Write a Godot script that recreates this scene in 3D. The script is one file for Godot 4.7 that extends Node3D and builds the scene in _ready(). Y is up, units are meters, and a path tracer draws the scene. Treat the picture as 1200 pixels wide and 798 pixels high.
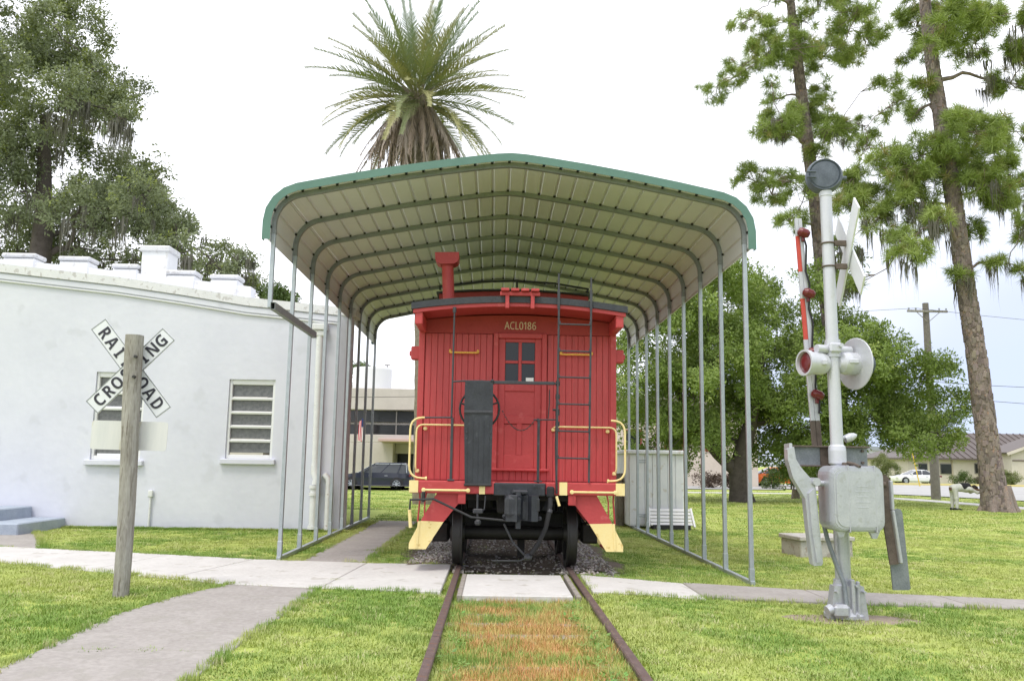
extends Node3D

# ---------------------------------------------------------------- mesh builder
class MB:
	var v := PackedVector3Array()
	var n := PackedVector3Array()
	func tri(a: Vector3, b: Vector3, c: Vector3) -> void:
		var k := (b - a).cross(c - a).normalized()
		v.append(a); v.append(c); v.append(b)
		n.append(k); n.append(k); n.append(k)
	func tri_out(a: Vector3, b: Vector3, c: Vector3, o: Vector3) -> void:
		if (b - a).cross(c - a).dot(o) < 0.0:
			tri(a, c, b)
		else:
			tri(a, b, c)
	func tri_n(a: Vector3, b: Vector3, c: Vector3, na: Vector3, nb: Vector3, nc: Vector3) -> void:
		if (b - a).cross(c - a).dot(na + nb + nc) < 0.0:
			v.append(a); v.append(b); v.append(c)
			n.append(na); n.append(nb); n.append(nc)
		else:
			v.append(a); v.append(c); v.append(b)
			n.append(na); n.append(nc); n.append(nb)
	func quad(a: Vector3, b: Vector3, c: Vector3, d: Vector3) -> void:
		tri(a, b, c); tri(a, c, d)
	func quad_out(a: Vector3, b: Vector3, c: Vector3, d: Vector3, o: Vector3) -> void:
		tri_out(a, b, c, o); tri_out(a, c, d, o)
	func quad_n(a: Vector3, b: Vector3, c: Vector3, d: Vector3, na: Vector3, nb: Vector3, nc: Vector3, nd: Vector3) -> void:
		tri_n(a, b, c, na, nb, nc); tri_n(a, c, d, na, nc, nd)
	# box of full size s at centre c, edges cut by ch
	func box(c: Vector3, s: Vector3, ch := 0.0, b := Basis()) -> MB:
		var h := s * 0.5
		if ch <= 0.0:
			for ax in 3:
				for sg in [-1.0, 1.0]:
					var p: Array[Vector3] = []
					for k in [[-1.0, -1.0], [1.0, -1.0], [1.0, 1.0], [-1.0, 1.0]]:
						var q := Vector3()
						q[ax] = sg * h[ax]; q[(ax + 1) % 3] = k[0] * h[(ax + 1) % 3]; q[(ax + 2) % 3] = k[1] * h[(ax + 2) % 3]
						p.append(c + b * q)
					var o := Vector3(); o[ax] = sg
					quad_out(p[0], p[1], p[2], p[3], b * o)
			return self
		ch = minf(ch, minf(h.x, minf(h.y, h.z)) * 0.98)
		var pt := func(sx: float, sy: float, sz: float, ax: int) -> Vector3:
			var q := Vector3(sx * (h.x - ch), sy * (h.y - ch), sz * (h.z - ch))
			q[ax] = [sx, sy, sz][ax] * h[ax]
			return c + b * q
		for ax in 3:
			var a1 := (ax + 1) % 3
			var a2 := (ax + 2) % 3
			for sg in [-1.0, 1.0]:
				var p: Array[Vector3] = []
				for k in [[-1.0, -1.0], [1.0, -1.0], [1.0, 1.0], [-1.0, 1.0]]:
					var sv := [0.0, 0.0, 0.0]
					sv[ax] = sg; sv[a1] = k[0]; sv[a2] = k[1]
					p.append(pt.call(sv[0], sv[1], sv[2], ax))
				var o := Vector3(); o[ax] = sg
				quad_out(p[0], p[1], p[2], p[3], b * o)
				for s2 in [-1.0, 1.0]:   # edge between face ax and face a1, along a2
					var e: Array[Vector3] = []
					for m in [[ax, -1.0], [ax, 1.0], [a1, 1.0], [a1, -1.0]]:
						var sv := [0.0, 0.0, 0.0]
						sv[ax] = sg; sv[a1] = s2; sv[a2] = m[1]
						e.append(pt.call(sv[0], sv[1], sv[2], m[0]))
					var o2 := Vector3(); o2[ax] = sg; o2[a1] = s2
					quad_out(e[0], e[1], e[2], e[3], b * o2)
		for sx in [-1.0, 1.0]:
			for sy in [-1.0, 1.0]:
				for sz in [-1.0, 1.0]:
					tri_out(pt.call(sx, sy, sz, 0), pt.call(sx, sy, sz, 1), pt.call(sx, sy, sz, 2), b * Vector3(sx, sy, sz))
		return self
	func bar(a: Vector3, b: Vector3, w: float, t: float, ch := 0.0, up := Vector3.UP) -> MB:   # a beam from a to b, w across, t along up
		var d := (b - a)
		var z := d.normalized()
		if absf(z.dot(up)) > 0.97:
			up = Vector3.BACK if absf(z.dot(Vector3.BACK)) < 0.9 else Vector3.RIGHT
		var x := up.cross(z).normalized()
		var y := z.cross(x)
		return box((a + b) * 0.5, Vector3(w, t, d.length()), ch, Basis(x, y, z))
	func tube(p: Array, r, sides := 8, caps := true) -> MB:
		var np := p.size()
		var fx := Vector3.RIGHT
		var rings := []
		var nrm := []
		for i in np:
			var t: Vector3 = (p[mini(i + 1, np - 1)] - p[maxi(i - 1, 0)]).normalized()
			if i == 0:
				fx = t.cross(Vector3.UP if absf(t.y) < 0.9 else Vector3.RIGHT).normalized()
			else:
				fx = (fx - t * fx.dot(t)).normalized()
			var fy := t.cross(fx)
			var rr: float = r[i] if r is Array else r
			var ring := PackedVector3Array()
			var nr := PackedVector3Array()
			for k in sides:
				var a := TAU * k / sides
				var o := fx * cos(a) + fy * sin(a)
				ring.append(p[i] + o * rr)
				nr.append(o)
			rings.append(ring); nrm.append(nr)
		for i in np - 1:
			for k in sides:
				var k2 := (k + 1) % sides
				quad_n(rings[i][k], rings[i][k2], rings[i + 1][k2], rings[i + 1][k], nrm[i][k], nrm[i][k2], nrm[i + 1][k2], nrm[i + 1][k])
		if caps:
			for k in sides:
				tri_out(p[0], rings[0][k], rings[0][(k + 1) % sides], p[0] - p[1])
				tri_out(p[np - 1], rings[np - 1][k], rings[np - 1][(k + 1) % sides], p[np - 1] - p[np - 2])
		return self
	func cyl(a: Vector3, b: Vector3, r: float, sides := 16) -> MB:
		return tube([a, b], r, sides)
	# profile of (radius, height) turned about the y axis of xf; creases between the segments
	func lathe(prof: Array, sides := 20, xf := Transform3D()) -> MB:
		for i in prof.size() - 1:
			var p0: Vector2 = prof[i]
			var p1: Vector2 = prof[i + 1]
			var d := p1 - p0
			if d.length() < 1e-6:
				continue
			var nn := Vector2(d.y, -d.x).normalized()
			for k in sides:
				var a0 := TAU * k / sides
				var a1 := TAU * (k + 1) / sides
				var c0 := Vector3(cos(a0), 0, sin(a0))
				var c1 := Vector3(cos(a1), 0, sin(a1))
				var q := [c0 * p0.x + Vector3.UP * p0.y, c1 * p0.x + Vector3.UP * p0.y, c1 * p1.x + Vector3.UP * p1.y, c0 * p1.x + Vector3.UP * p1.y]
				var m0 := (xf.basis * (c0 * nn.x + Vector3.UP * nn.y)).normalized()
				var m1 := (xf.basis * (c1 * nn.x + Vector3.UP * nn.y)).normalized()
				if p0.x > 1e-5:
					tri_n(xf * q[0], xf * q[1], xf * q[2], m0, m1, m1)
				if p1.x > 1e-5:
					tri_n(xf * q[0], xf * q[2], xf * q[3], m0, m1, m0)
		return self
	# polygon in xy pushed from z0 to z1
	func prism(poly: PackedVector2Array, z0: float, z1: float, xf := Transform3D()) -> MB:
		var idx := Geometry2D.triangulate_polygon(poly)
		var m := Vector3()
		for p in poly:
			m += Vector3(p.x, p.y, 0)
		for i in range(0, idx.size(), 3):
			var a := poly[idx[i]]
			var b := poly[idx[i + 1]]
			var c := poly[idx[i + 2]]
			tri_out(xf * Vector3(a.x, a.y, z1), xf * Vector3(b.x, b.y, z1), xf * Vector3(c.x, c.y, z1), xf.basis * Vector3(0, 0, z1 - z0))
			tri_out(xf * Vector3(a.x, a.y, z0), xf * Vector3(b.x, b.y, z0), xf * Vector3(c.x, c.y, z0), xf.basis * Vector3(0, 0, z0 - z1))
		var sgn := -1.0 if Geometry2D.is_polygon_clockwise(poly) else 1.0
		for i in poly.size():
			var a := poly[i]
			var b := poly[(i + 1) % poly.size()]
			var o := Vector3(b.y - a.y, a.x - b.x, 0) * sgn
			quad_out(xf * Vector3(a.x, a.y, z0), xf * Vector3(b.x, b.y, z0), xf * Vector3(b.x, b.y, z1), xf * Vector3(a.x, a.y, z1), xf.basis * o)
		return self
	func leaf(p: Vector3, dir: Vector3, side: Vector3, l: float, w: float) -> void:   # a folded diamond
		var nn := dir.cross(side).normalized()
		var m := p + dir * l * 0.45
		var a := m + side * w * 0.5 + nn * w * 0.18
		var b := m - side * w * 0.5 + nn * w * 0.18
		tri(p, a, p + dir * l)
		tri(p, p + dir * l, b)
	func xform(t: Transform3D) -> MB:
		for i in v.size():
			v[i] = t * v[i]
			n[i] = (t.basis * n[i]).normalized()
		return self
	func mesh() -> ArrayMesh:
		var a := []
		a.resize(Mesh.ARRAY_MAX)
		a[Mesh.ARRAY_VERTEX] = v
		a[Mesh.ARRAY_NORMAL] = n
		var m := ArrayMesh.new()
		m.add_surface_from_arrays(Mesh.PRIMITIVE_TRIANGLES, a)
		return m

# ---------------------------------------------------------------- nodes
var used := {}
func uniq(called: String) -> String:
	if not used.has(called):
		used[called] = 0
		return called
	used[called] += 1
	return "%s_%03d" % [called, used[called]]

func thing(called: String, label: String, category: String, at := Vector3.ZERO, group := "") -> Node3D:
	var o := Node3D.new()
	o.name = uniq(called)
	add_child(o, true)
	o.position = at
	tag(o, label, category, group)
	return o

func tag(o: Node3D, label: String, category: String, group := "", kind := "") -> void:
	if label: o.set_meta("label", label)
	if category: o.set_meta("category", category)
	if group: o.set_meta("group", group)
	if kind: o.set_meta("kind", kind)

func part(parent: Node, called: String, shape, m: Material, label := "") -> MeshInstance3D:
	var o := MeshInstance3D.new()
	o.mesh = shape.mesh() if shape is MB else shape
	o.material_override = m
	if parent == self:
		o.name = uniq(called)
	else:
		o.name = called
	parent.add_child(o, true)
	if label: o.set_meta("label", label)
	return o

func structure(called: String, shape, m: Material) -> MeshInstance3D:
	var o := part(self, called, shape, m)
	o.set_meta("kind", "structure")
	return o

func scatter(parent: Node, called: String, mesh: Mesh, m: Material, xf: Array, cols := []) -> MultiMeshInstance3D:
	var mm := MultiMesh.new()
	mm.transform_format = MultiMesh.TRANSFORM_3D
	mm.use_colors = cols.size() > 0
	mm.mesh = mesh
	mm.instance_count = xf.size()
	for i in xf.size():
		mm.set_instance_transform(i, xf[i])
		if cols.size() > 0:
			mm.set_instance_color(i, cols[i])
	var o := MultiMeshInstance3D.new()
	o.multimesh = mm
	o.material_override = m
	o.name = uniq(called) if parent == self else called
	parent.add_child(o, true)
	o.set_meta("kind", "stuff")
	return o

# ---------------------------------------------------------------- materials (colours given as linear base colours)
func lin(r: float, g: float, b: float) -> Color:
	return Color(r, g, b).linear_to_srgb()

var grain_cache := {}
func grain(sd: int, freq: float, size := 256, oct := 4, stretch := 1.0) -> Image:
	var key := "%d_%f_%d_%d" % [sd, freq, size, oct]
	if not grain_cache.has(key):
		var f := FastNoiseLite.new()
		f.seed = sd
		f.noise_type = FastNoiseLite.TYPE_SIMPLEX_SMOOTH
		f.frequency = freq
		f.fractal_octaves = oct
		var im := f.get_seamless_image(size, size)
		im.convert(Image.FORMAT_L8)
		grain_cache[key] = im
	return grain_cache[key]

# a colour that wanders between c1 and c2 (coarse patches) with fine grain; c3 with weight of rare stains
func mottle(c1: Vector3, c2: Vector3, tile: float, sd := 1, fine := 0.35, c3 = null, rare := 0.72, size := 256) -> ImageTexture:
	var a := grain(sd, 0.012, size).get_data()
	var b := grain(sd + 50, 0.09, size, 3).get_data()
	var c := grain(sd + 90, 0.02, size, 5).get_data()
	var out := PackedByteArray()
	out.resize(size * size * 3)
	var lut := PackedByteArray()
	lut.resize(256 * 3)
	for i in 256:
		var t := clampf((i / 255.0 - 0.5) * 1.6 + 0.5, 0, 1)
		var q := c1.lerp(c2, t)
		var s := lin(q.x, q.y, q.z)
		lut[i * 3] = int(s.r * 255); lut[i * 3 + 1] = int(s.g * 255); lut[i * 3 + 2] = int(s.b * 255)
	var stain := Color()
	if c3 != null:
		stain = lin(c3.x, c3.y, c3.z)
	var th := int(rare * 255)
	for i in size * size:
		var t := int(a[i] * (1.0 - fine) + b[i] * fine)
		var r := lut[t * 3]
		var g := lut[t * 3 + 1]
		var bl := lut[t * 3 + 2]
		if c3 != null and c[i] > th:
			var k := minf(1.0, (c[i] - th) / 24.0) * (0.5 + 0.5 * b[i] / 255.0)
			r = int(lerpf(r, stain.r * 255, k)); g = int(lerpf(g, stain.g * 255, k)); bl = int(lerpf(bl, stain.b * 255, k))
		out[i * 3] = r; out[i * 3 + 1] = g; out[i * 3 + 2] = bl
	return ImageTexture.create_from_image(Image.create_from_data(size, size, false, Image.FORMAT_RGB8, out))

var bump_cache := {}
func bump(sd: int, freq: float, strength: float) -> ImageTexture:
	var key := "%d_%f_%f" % [sd, freq, strength]
	if not bump_cache.has(key):
		var im: Image = grain(sd, freq, 256, 4).duplicate()
		im.convert(Image.FORMAT_RGBA8)
		im.bump_map_to_normal_map(strength)
		bump_cache[key] = ImageTexture.create_from_image(im)
	return bump_cache[key]

func mat(c: Vector3, rough := 0.7, metal := 0.0) -> StandardMaterial3D:
	var m := StandardMaterial3D.new()
	m.albedo_color = lin(c.x, c.y, c.z)
	m.roughness = rough
	m.metallic = metal
	m.cull_mode = BaseMaterial3D.CULL_DISABLED
	return m

func tex(c1: Vector3, c2: Vector3, tile: float, rough := 0.7, sd := 1, bumpy := 0.0, fine := 0.35, c3 = null, rare := 0.72, metal := 0.0, stretch := Vector3.ONE) -> StandardMaterial3D:
	var m := mat(Vector3.ONE, rough, metal)
	m.albedo_texture = mottle(c1, c2, tile, sd, fine, c3, rare)
	m.uv1_triplanar = true
	m.uv1_world_triplanar = true
	m.uv1_scale = stretch / tile
	if bumpy > 0.0:
		m.normal_enabled = true
		m.normal_texture = bump(3, 0.10, 5.0)
		m.normal_scale = bumpy * 0.28
	return m

func leafy(through := 0.3) -> StandardMaterial3D:
	var m := mat(Vector3.ONE, 0.65)
	m.vertex_color_use_as_albedo = true
	m.backlight_enabled = true
	m.backlight = Color(through, through, through * 0.5)
	return m

# ---------------------------------------------------------------- the lie of the land
func ground_y(x: float, z: float) -> float:
	var d := -z
	var s := 0.025 + 0.055 * smoothstep(-0.45, -0.95, x) + 0.045 * smoothstep(0.45, 0.95, x) - 0.07 * smoothstep(0.95, 2.8, x)
	s *= clampf((32.0 - d) / 8.0, 0.0, 1.0)
	var k := lerpf(0.012, 0.003, clampf((x + 3.0) / 6.0, 0.0, 1.0))
	return s - k * clampf(d - 20.0, 0.0, 70.0)

func on_ground(x: float, z: float, up := 0.0) -> Vector3:
	return Vector3(x, ground_y(x, z) + up, z)

var M := {}
var rng := RandomNumberGenerator.new()
var bare := []
var paved := []      # polygons that no grass grows on
func jit(a: float) -> float:
	return rng.randf_range(-a, a)

func make_materials() -> void:
	M.red = tex(Vector3(0.42, 0.045, 0.049), Vector3(0.475, 0.057, 0.060), 1.6, 0.55, 4, 0.25, 0.3, Vector3(0.52, 0.10, 0.095), 0.74)
	M.red_board = tex(Vector3(0.42, 0.045, 0.049), Vector3(0.50, 0.064, 0.066), 1.0, 0.5, 84, 0.2, 0.45, Vector3(0.39, 0.055, 0.055), 0.70, 0.0, Vector3(3.0, 0.3, 3.0))
	M.car_glass = mat(Vector3(0.05, 0.056, 0.065), 0.05)
	M.red_dark = tex(Vector3(0.345, 0.037, 0.040), Vector3(0.39, 0.045, 0.048), 1.2, 0.65, 5, 0.2, 0.4)  # darker copy of red; paints the shadow on cupola front and letter board
	M.yellow = tex(Vector3(0.80, 0.64, 0.27), Vector3(0.82, 0.69, 0.34), 0.8, 0.5, 6, 0.15, 0.4, Vector3(0.6, 0.42, 0.14), 0.78)
	M.iron = tex(Vector3(0.012, 0.013, 0.015), Vector3(0.028, 0.029, 0.032), 0.7, 0.55, 7, 0.3, 0.5)
	M.black_paint = tex(Vector3(0.018, 0.020, 0.026), Vector3(0.036, 0.040, 0.050), 0.9, 0.45, 8, 0.2, 0.4, Vector3(0.06, 0.066, 0.075), 0.78)
	M.grey_iron = tex(Vector3(0.028, 0.030, 0.036), Vector3(0.055, 0.056, 0.064), 0.5, 0.5, 9, 0.2, 0.5)
	M.roof_tar = tex(Vector3(0.03, 0.034, 0.042), Vector3(0.05, 0.054, 0.064), 1.0, 0.75, 10, 0.4, 0.5)
	M.axle = tex(Vector3(0.008, 0.008, 0.008), Vector3(0.02, 0.018, 0.017), 0.6, 0.7, 11, 0.3, 0.5)
	M.wheel_steel = tex(Vector3(0.012, 0.012, 0.013), Vector3(0.03, 0.028, 0.027), 0.6, 0.5, 12, 0.2, 0.5)
	M.rubber = mat(Vector3(0.018, 0.018, 0.02), 0.8)
	M.glass = mat(Vector3(0.02, 0.025, 0.03), 0.06)
	M.glass.metallic_specular = 0.45
	M.cream = mat(Vector3(0.70, 0.58, 0.42), 0.6)
	M.paper = mat(Vector3(0.8, 0.8, 0.8), 0.8)
	M.galv = tex(Vector3(0.36, 0.40, 0.43), Vector3(0.46, 0.50, 0.53), 0.5, 0.42, 13, 0.0, 0.6, null, 0.7, 0.55)
	M.galv_dark = tex(Vector3(0.22, 0.24, 0.245), Vector3(0.30, 0.32, 0.325), 0.6, 0.55, 14, 0.0, 0.5, null, 0.7, 0.4)
	M.sheet = tex(Vector3(0.63, 0.63, 0.66), Vector3(0.69, 0.69, 0.72), 3.0, 0.5, 15, 0.0, 0.25)
	M.trim = tex(Vector3(0.085, 0.18, 0.145), Vector3(0.105, 0.21, 0.17), 2.0, 0.4, 16, 0.0, 0.3)
	M.bolt = mat(Vector3(0.05, 0.05, 0.05), 0.5, 0.5)
	M.stucco = tex(Vector3(0.595, 0.61, 0.685), Vector3(0.645, 0.66, 0.73), 5.0, 0.85, 17, 0.12, 0.3, Vector3(0.565, 0.58, 0.64), 0.70)
	M.stucco_stain = tex(Vector3(0.62, 0.63, 0.65), Vector3(0.70, 0.705, 0.72), 0.9, 0.9, 18, 0.6, 0.5, Vector3(0.46, 0.445, 0.44), 0.70)
	M.window_white = mat(Vector3(0.72, 0.73, 0.73), 0.5)
	M.pipe_white = tex(Vector3(0.62, 0.64, 0.64), Vector3(0.72, 0.73, 0.72), 0.6, 0.5, 19, 0.0, 0.4, Vector3(0.4, 0.33, 0.26), 0.80)
	M.screen = tex(Vector3(0.085, 0.09, 0.092), Vector3(0.19, 0.195, 0.20), 0.35, 0.25, 20, 0.0, 0.5)
	M.curtain = tex(Vector3(0.35, 0.36, 0.36), Vector3(0.5, 0.5, 0.5), 0.4, 0.9, 21, 0.3, 0.3)
	M.dark_room = mat(Vector3(0.03, 0.03, 0.033), 0.9)
	M.step_paint = tex(Vector3(0.30, 0.35, 0.43), Vector3(0.40, 0.45, 0.52), 1.0, 0.8, 22, 0.4, 0.4)
	M.concrete_new = tex(Vector3(0.50, 0.485, 0.465), Vector3(0.58, 0.565, 0.545), 2.2, 0.9, 23, 0.5, 0.4, Vector3(0.40, 0.38, 0.34), 0.72)
	M.concrete_old = tex(Vector3(0.285, 0.262, 0.245), Vector3(0.37, 0.345, 0.325), 1.9, 0.92, 24, 0.8, 0.55, Vector3(0.30, 0.28, 0.255), 0.66)
	M.concrete_box = tex(Vector3(0.36, 0.35, 0.33), Vector3(0.48, 0.46, 0.43), 0.8, 0.9, 25, 0.5, 0.5, Vector3(0.28, 0.24, 0.2), 0.7)
	M.asphalt_pale = tex(Vector3(0.33, 0.33, 0.33), Vector3(0.42, 0.42, 0.41), 9.0, 0.92, 26, 0.3, 0.4)
	M.rail = tex(Vector3(0.085, 0.055, 0.05), Vector3(0.15, 0.105, 0.095), 0.5, 0.6, 27, 0.5, 0.5, Vector3(0.16, 0.075, 0.04), 0.7)
	M.tie = tex(Vector3(0.19, 0.165, 0.14), Vector3(0.34, 0.31, 0.28), 0.6, 0.95, 28, 0.9, 0.5)
	M.wood_post = tex(Vector3(0.20, 0.185, 0.16), Vector3(0.40, 0.385, 0.355), 0.5, 0.9, 29, 0.8, 0.45, Vector3(0.13, 0.11, 0.09), 0.68, 0.0, Vector3(2.2, 0.22, 2.2))
	M.sign_white = tex(Vector3(0.70, 0.72, 0.77), Vector3(0.75, 0.77, 0.81), 0.9, 0.45, 30, 0.0, 0.3)
	M.sign_back = tex(Vector3(0.62, 0.63, 0.63), Vector3(0.69, 0.69, 0.68), 0.5, 0.5, 31, 0.0, 0.35, Vector3(0.58, 0.55, 0.45), 0.72, 0.0, Vector3(1, 0.15, 1))
	M.letter = mat(Vector3(0.03, 0.03, 0.045), 0.6)
	M.silver = tex(Vector3(0.44, 0.455, 0.50), Vector3(0.54, 0.55, 0.595), 0.6, 0.38, 32, 0.12, 0.5, Vector3(0.42, 0.43, 0.44), 0.74, 0.45)
	M.silver_white = tex(Vector3(0.51, 0.525, 0.57), Vector3(0.59, 0.60, 0.64), 0.7, 0.38, 33, 0.08, 0.45, Vector3(0.50, 0.50, 0.49), 0.78, 0.25)
	M.zinc = tex(Vector3(0.17, 0.19, 0.21), Vector3(0.27, 0.29, 0.31), 0.6, 0.5, 34, 0.2, 0.5, null, 0.7, 0.4)
	M.rust = tex(Vector3(0.08, 0.062, 0.052), Vector3(0.15, 0.12, 0.10), 0.3, 0.9, 35, 0.5, 0.5)
	M.bell = tex(Vector3(0.05, 0.062, 0.085), Vector3(0.12, 0.145, 0.185), 0.35, 0.5, 36, 0.2, 0.5)
	M.red_lens = mat(Vector3(0.14, 0.018, 0.02), 0.25)
	M.roof_white = tex(Vector3(0.74, 0.75, 0.77), Vector3(0.80, 0.805, 0.82), 2.0, 0.85, 88, 0.15, 0.4, Vector3(0.62, 0.61, 0.60), 0.74)
	M.stripe = tex(Vector3(0.50, 0.06, 0.045), Vector3(0.60, 0.085, 0.06), 0.4, 0.5, 82, 0.0, 0.5)
	M.bark_pine = tex(Vector3(0.09, 0.07, 0.06), Vector3(0.34, 0.28, 0.25), 1.1, 0.95, 37, 2.5, 0.6, Vector3(0.36, 0.22, 0.15), 0.70, 0.0, Vector3(1.6, 0.5, 1.6))
	M.bark_oak = tex(Vector3(0.055, 0.045, 0.038), Vector3(0.13, 0.11, 0.095), 0.9, 0.95, 38, 1.0, 0.5)
	M.bark_palm = tex(Vector3(0.12, 0.095, 0.07), Vector3(0.32, 0.28, 0.22), 0.5, 0.95, 39, 1.0, 0.6)
	M.leaf = leafy(0.7)
	M.needle = leafy(0.65)
	M.grass = leafy(0.4)
	M.plain_color = mat(Vector3.ONE, 0.9)
	M.plain_color.vertex_color_use_as_albedo = true

# ---------------------------------------------------------------- camera, sky, sun
func make_camera_and_light() -> void:
	var cam := Camera3D.new()
	cam.name = "camera"
	var psi := 0.019545
	var th := 0.140404
	var roll := 0.016
	var fw := Vector3(sin(psi) * cos(th), sin(th), -cos(psi) * cos(th))
	var r := Vector3(cos(psi), 0, sin(psi))
	var u := r.cross(fw)
	cam.basis = Basis(r * cos(roll) + u * sin(roll), u * cos(roll) - r * sin(roll), -fw)
	cam.position = Vector3(-0.26, 1.5, 0)
	cam.fov = rad_to_deg(2.0 * atan(399.0 / 1000.0))
	cam.near = 0.05
	cam.far = 2000.0
	add_child(cam)
	cam.current = true
	# thin bright overcast, breaking to pale blue low on the right
	var w := 512
	var h := 256
	var nz := FastNoiseLite.new()
	nz.seed = 11
	nz.frequency = 0.9
	nz.fractal_octaves = 5
	var im := Image.create(w, h, false, Image.FORMAT_RGBF)
	for j in h:
		var el := (0.5 - (j + 0.5) / h) * PI
		for i in w:
			var az := (i + 0.5) / w * TAU   # 0 is straight ahead, -z
			var d := Vector3(sin(az) * cos(el), sin(el), -cos(az) * cos(el))
			var k := nz.get_noise_3d(d.x * 1.6, d.y * 4.0, d.z * 1.6)
			var cloud := 1.32 + 0.22 * k
			var low := smoothstep(0.42, 0.02, el)
			var side := smoothstep(-0.1, 0.45, sin(az - 0.10) + 0.35 * k)
			var blue := clampf(low * side * 1.15 + 0.25 * smoothstep(0.25, 0.6, -k) , 0.0, 1.0)
			var c := Vector3(cloud * 0.985, cloud * 1.0, cloud * 1.07).lerp(Vector3(0.475, 0.565, 0.76), minf(1.0, blue * 1.05))
			if el < 0.0:
				c = Vector3(0.35, 0.38, 0.3)
			im.set_pixel(i, j, Color(c.x, c.y, c.z))
	var sm := PanoramaSkyMaterial.new()
	sm.panorama = ImageTexture.create_from_image(im)
	var sky := Sky.new()
	sky.sky_material = sm
	var env := Environment.new()
	env.background_mode = Environment.BG_SKY
	env.sky = sky
	env.tonemap_mode = Environment.TONE_MAPPER_LINEAR
	env.tonemap_exposure = EXPOSURE
	env.sdfgi_enabled = true
	env.ssao_enabled = true
	env.ssil_enabled = true
	var we := WorldEnvironment.new()
	we.name = "environment"
	we.environment = env
	add_child(we)
	var sun := DirectionalLight3D.new()
	sun.name = "sun"
	sun.light_energy = 0.5
	sun.light_angular_distance = 14.0
	sun.light_color = Color(1.0, 0.97, 0.92)
	sun.shadow_enabled = true
	add_child(sun)
	sun.look_at_from_position(Vector3.ZERO, Vector3(0.28, -1.0, -0.42), Vector3.UP)
const EXPOSURE := 1.24

# ---------------------------------------------------------------- ground and paving
func lines(a: Array) -> PackedFloat32Array:   # [from, to, step] runs
	var o := PackedFloat32Array()
	for r in a:
		var n := int(round(absf(r[1] - r[0]) / r[2]))
		for i in n:
			o.append(lerpf(r[0], r[1], float(i) / n))
	o.append(a[-1][1])
	return o

func make_ground() -> void:
	var xs := lines([[-700, -60, 80], [-60, -16, 4], [-16, 16, 0.5], [16, 60, 2], [60, 700, 80]])
	var zs := lines([[60, 4, 8], [4, -30, 0.5], [-30, -100, 2], [-100, -900, 80]])
	var v := PackedVector3Array()
	var n := PackedVector3Array()
	var id := PackedInt32Array()
	for z in zs:
		for x in xs:
			v.append(on_ground(x, z))
			n.append(Vector3.UP)
	for j in zs.size() - 1:
		for i in xs.size() - 1:
			var a := j * xs.size() + i
			var b := a + xs.size()
			id.append_array([a, b, a + 1, a + 1, b, b + 1])
	var arr := []
	arr.resize(Mesh.ARRAY_MAX)
	arr[Mesh.ARRAY_VERTEX] = v
	arr[Mesh.ARRAY_NORMAL] = n
	arr[Mesh.ARRAY_INDEX] = id
	var m := ArrayMesh.new()
	m.add_surface_from_arrays(Mesh.PRIMITIVE_TRIANGLES, arr)
	M.lawn = tex(Vector3(0.275, 0.345, 0.065), Vector3(0.37, 0.43, 0.095), 7.0, 0.95, 41, 0.6, 0.45, Vector3(0.42, 0.43, 0.14), 0.66)
	structure("ground", m, M.lawn)

func slab_mesh(p: Array, thick := 0.12) -> MB:   # corners with their own heights
	var poly := PackedVector2Array()
	for q in p:
		poly.append(Vector2(q.x, q.z))
	var c := Vector2()
	for q in poly:
		c += q / poly.size()
	var mb := MB.new()
	var inn := []
	for i in p.size():   # rounded arris
		var q: Vector3 = p[i]
		var dir := (Vector2(q.x, q.z) - c).normalized()
		inn.append(q + Vector3(-dir.x * 0.014, 0, -dir.y * 0.014))
	var idx := Geometry2D.triangulate_polygon(poly)
	for i in range(0, idx.size(), 3):
		mb.tri_out(inn[idx[i]], inn[idx[i + 1]], inn[idx[i + 2]], Vector3.UP)
	for i in p.size():
		var j := (i + 1) % p.size()
		var a: Vector3 = p[i] - Vector3.UP * 0.01
		var b: Vector3 = p[j] - Vector3.UP * 0.01
		var o: Vector3 = (a + b) * 0.5 - Vector3(c.x, a.y, c.y)
		mb.quad_out(inn[i], inn[j], b, a, o + Vector3.UP)
		mb.quad_out(a, b, b - Vector3.UP * thick, a - Vector3.UP * thick, o)
	return mb

func paving(parent: Node, p: Array, m: Material, called := "paving_slab") -> void:
	var poly := PackedVector2Array()
	for q in p:
		poly.append(Vector2(q.x, q.z))
	paved.append(poly)
	part(parent, called, slab_mesh(p), m)

func setting(called: String) -> Node3D:
	var o := Node3D.new()
	o.name = uniq(called)
	o.set_meta("kind", "structure")
	add_child(o, true)
	return o

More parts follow.
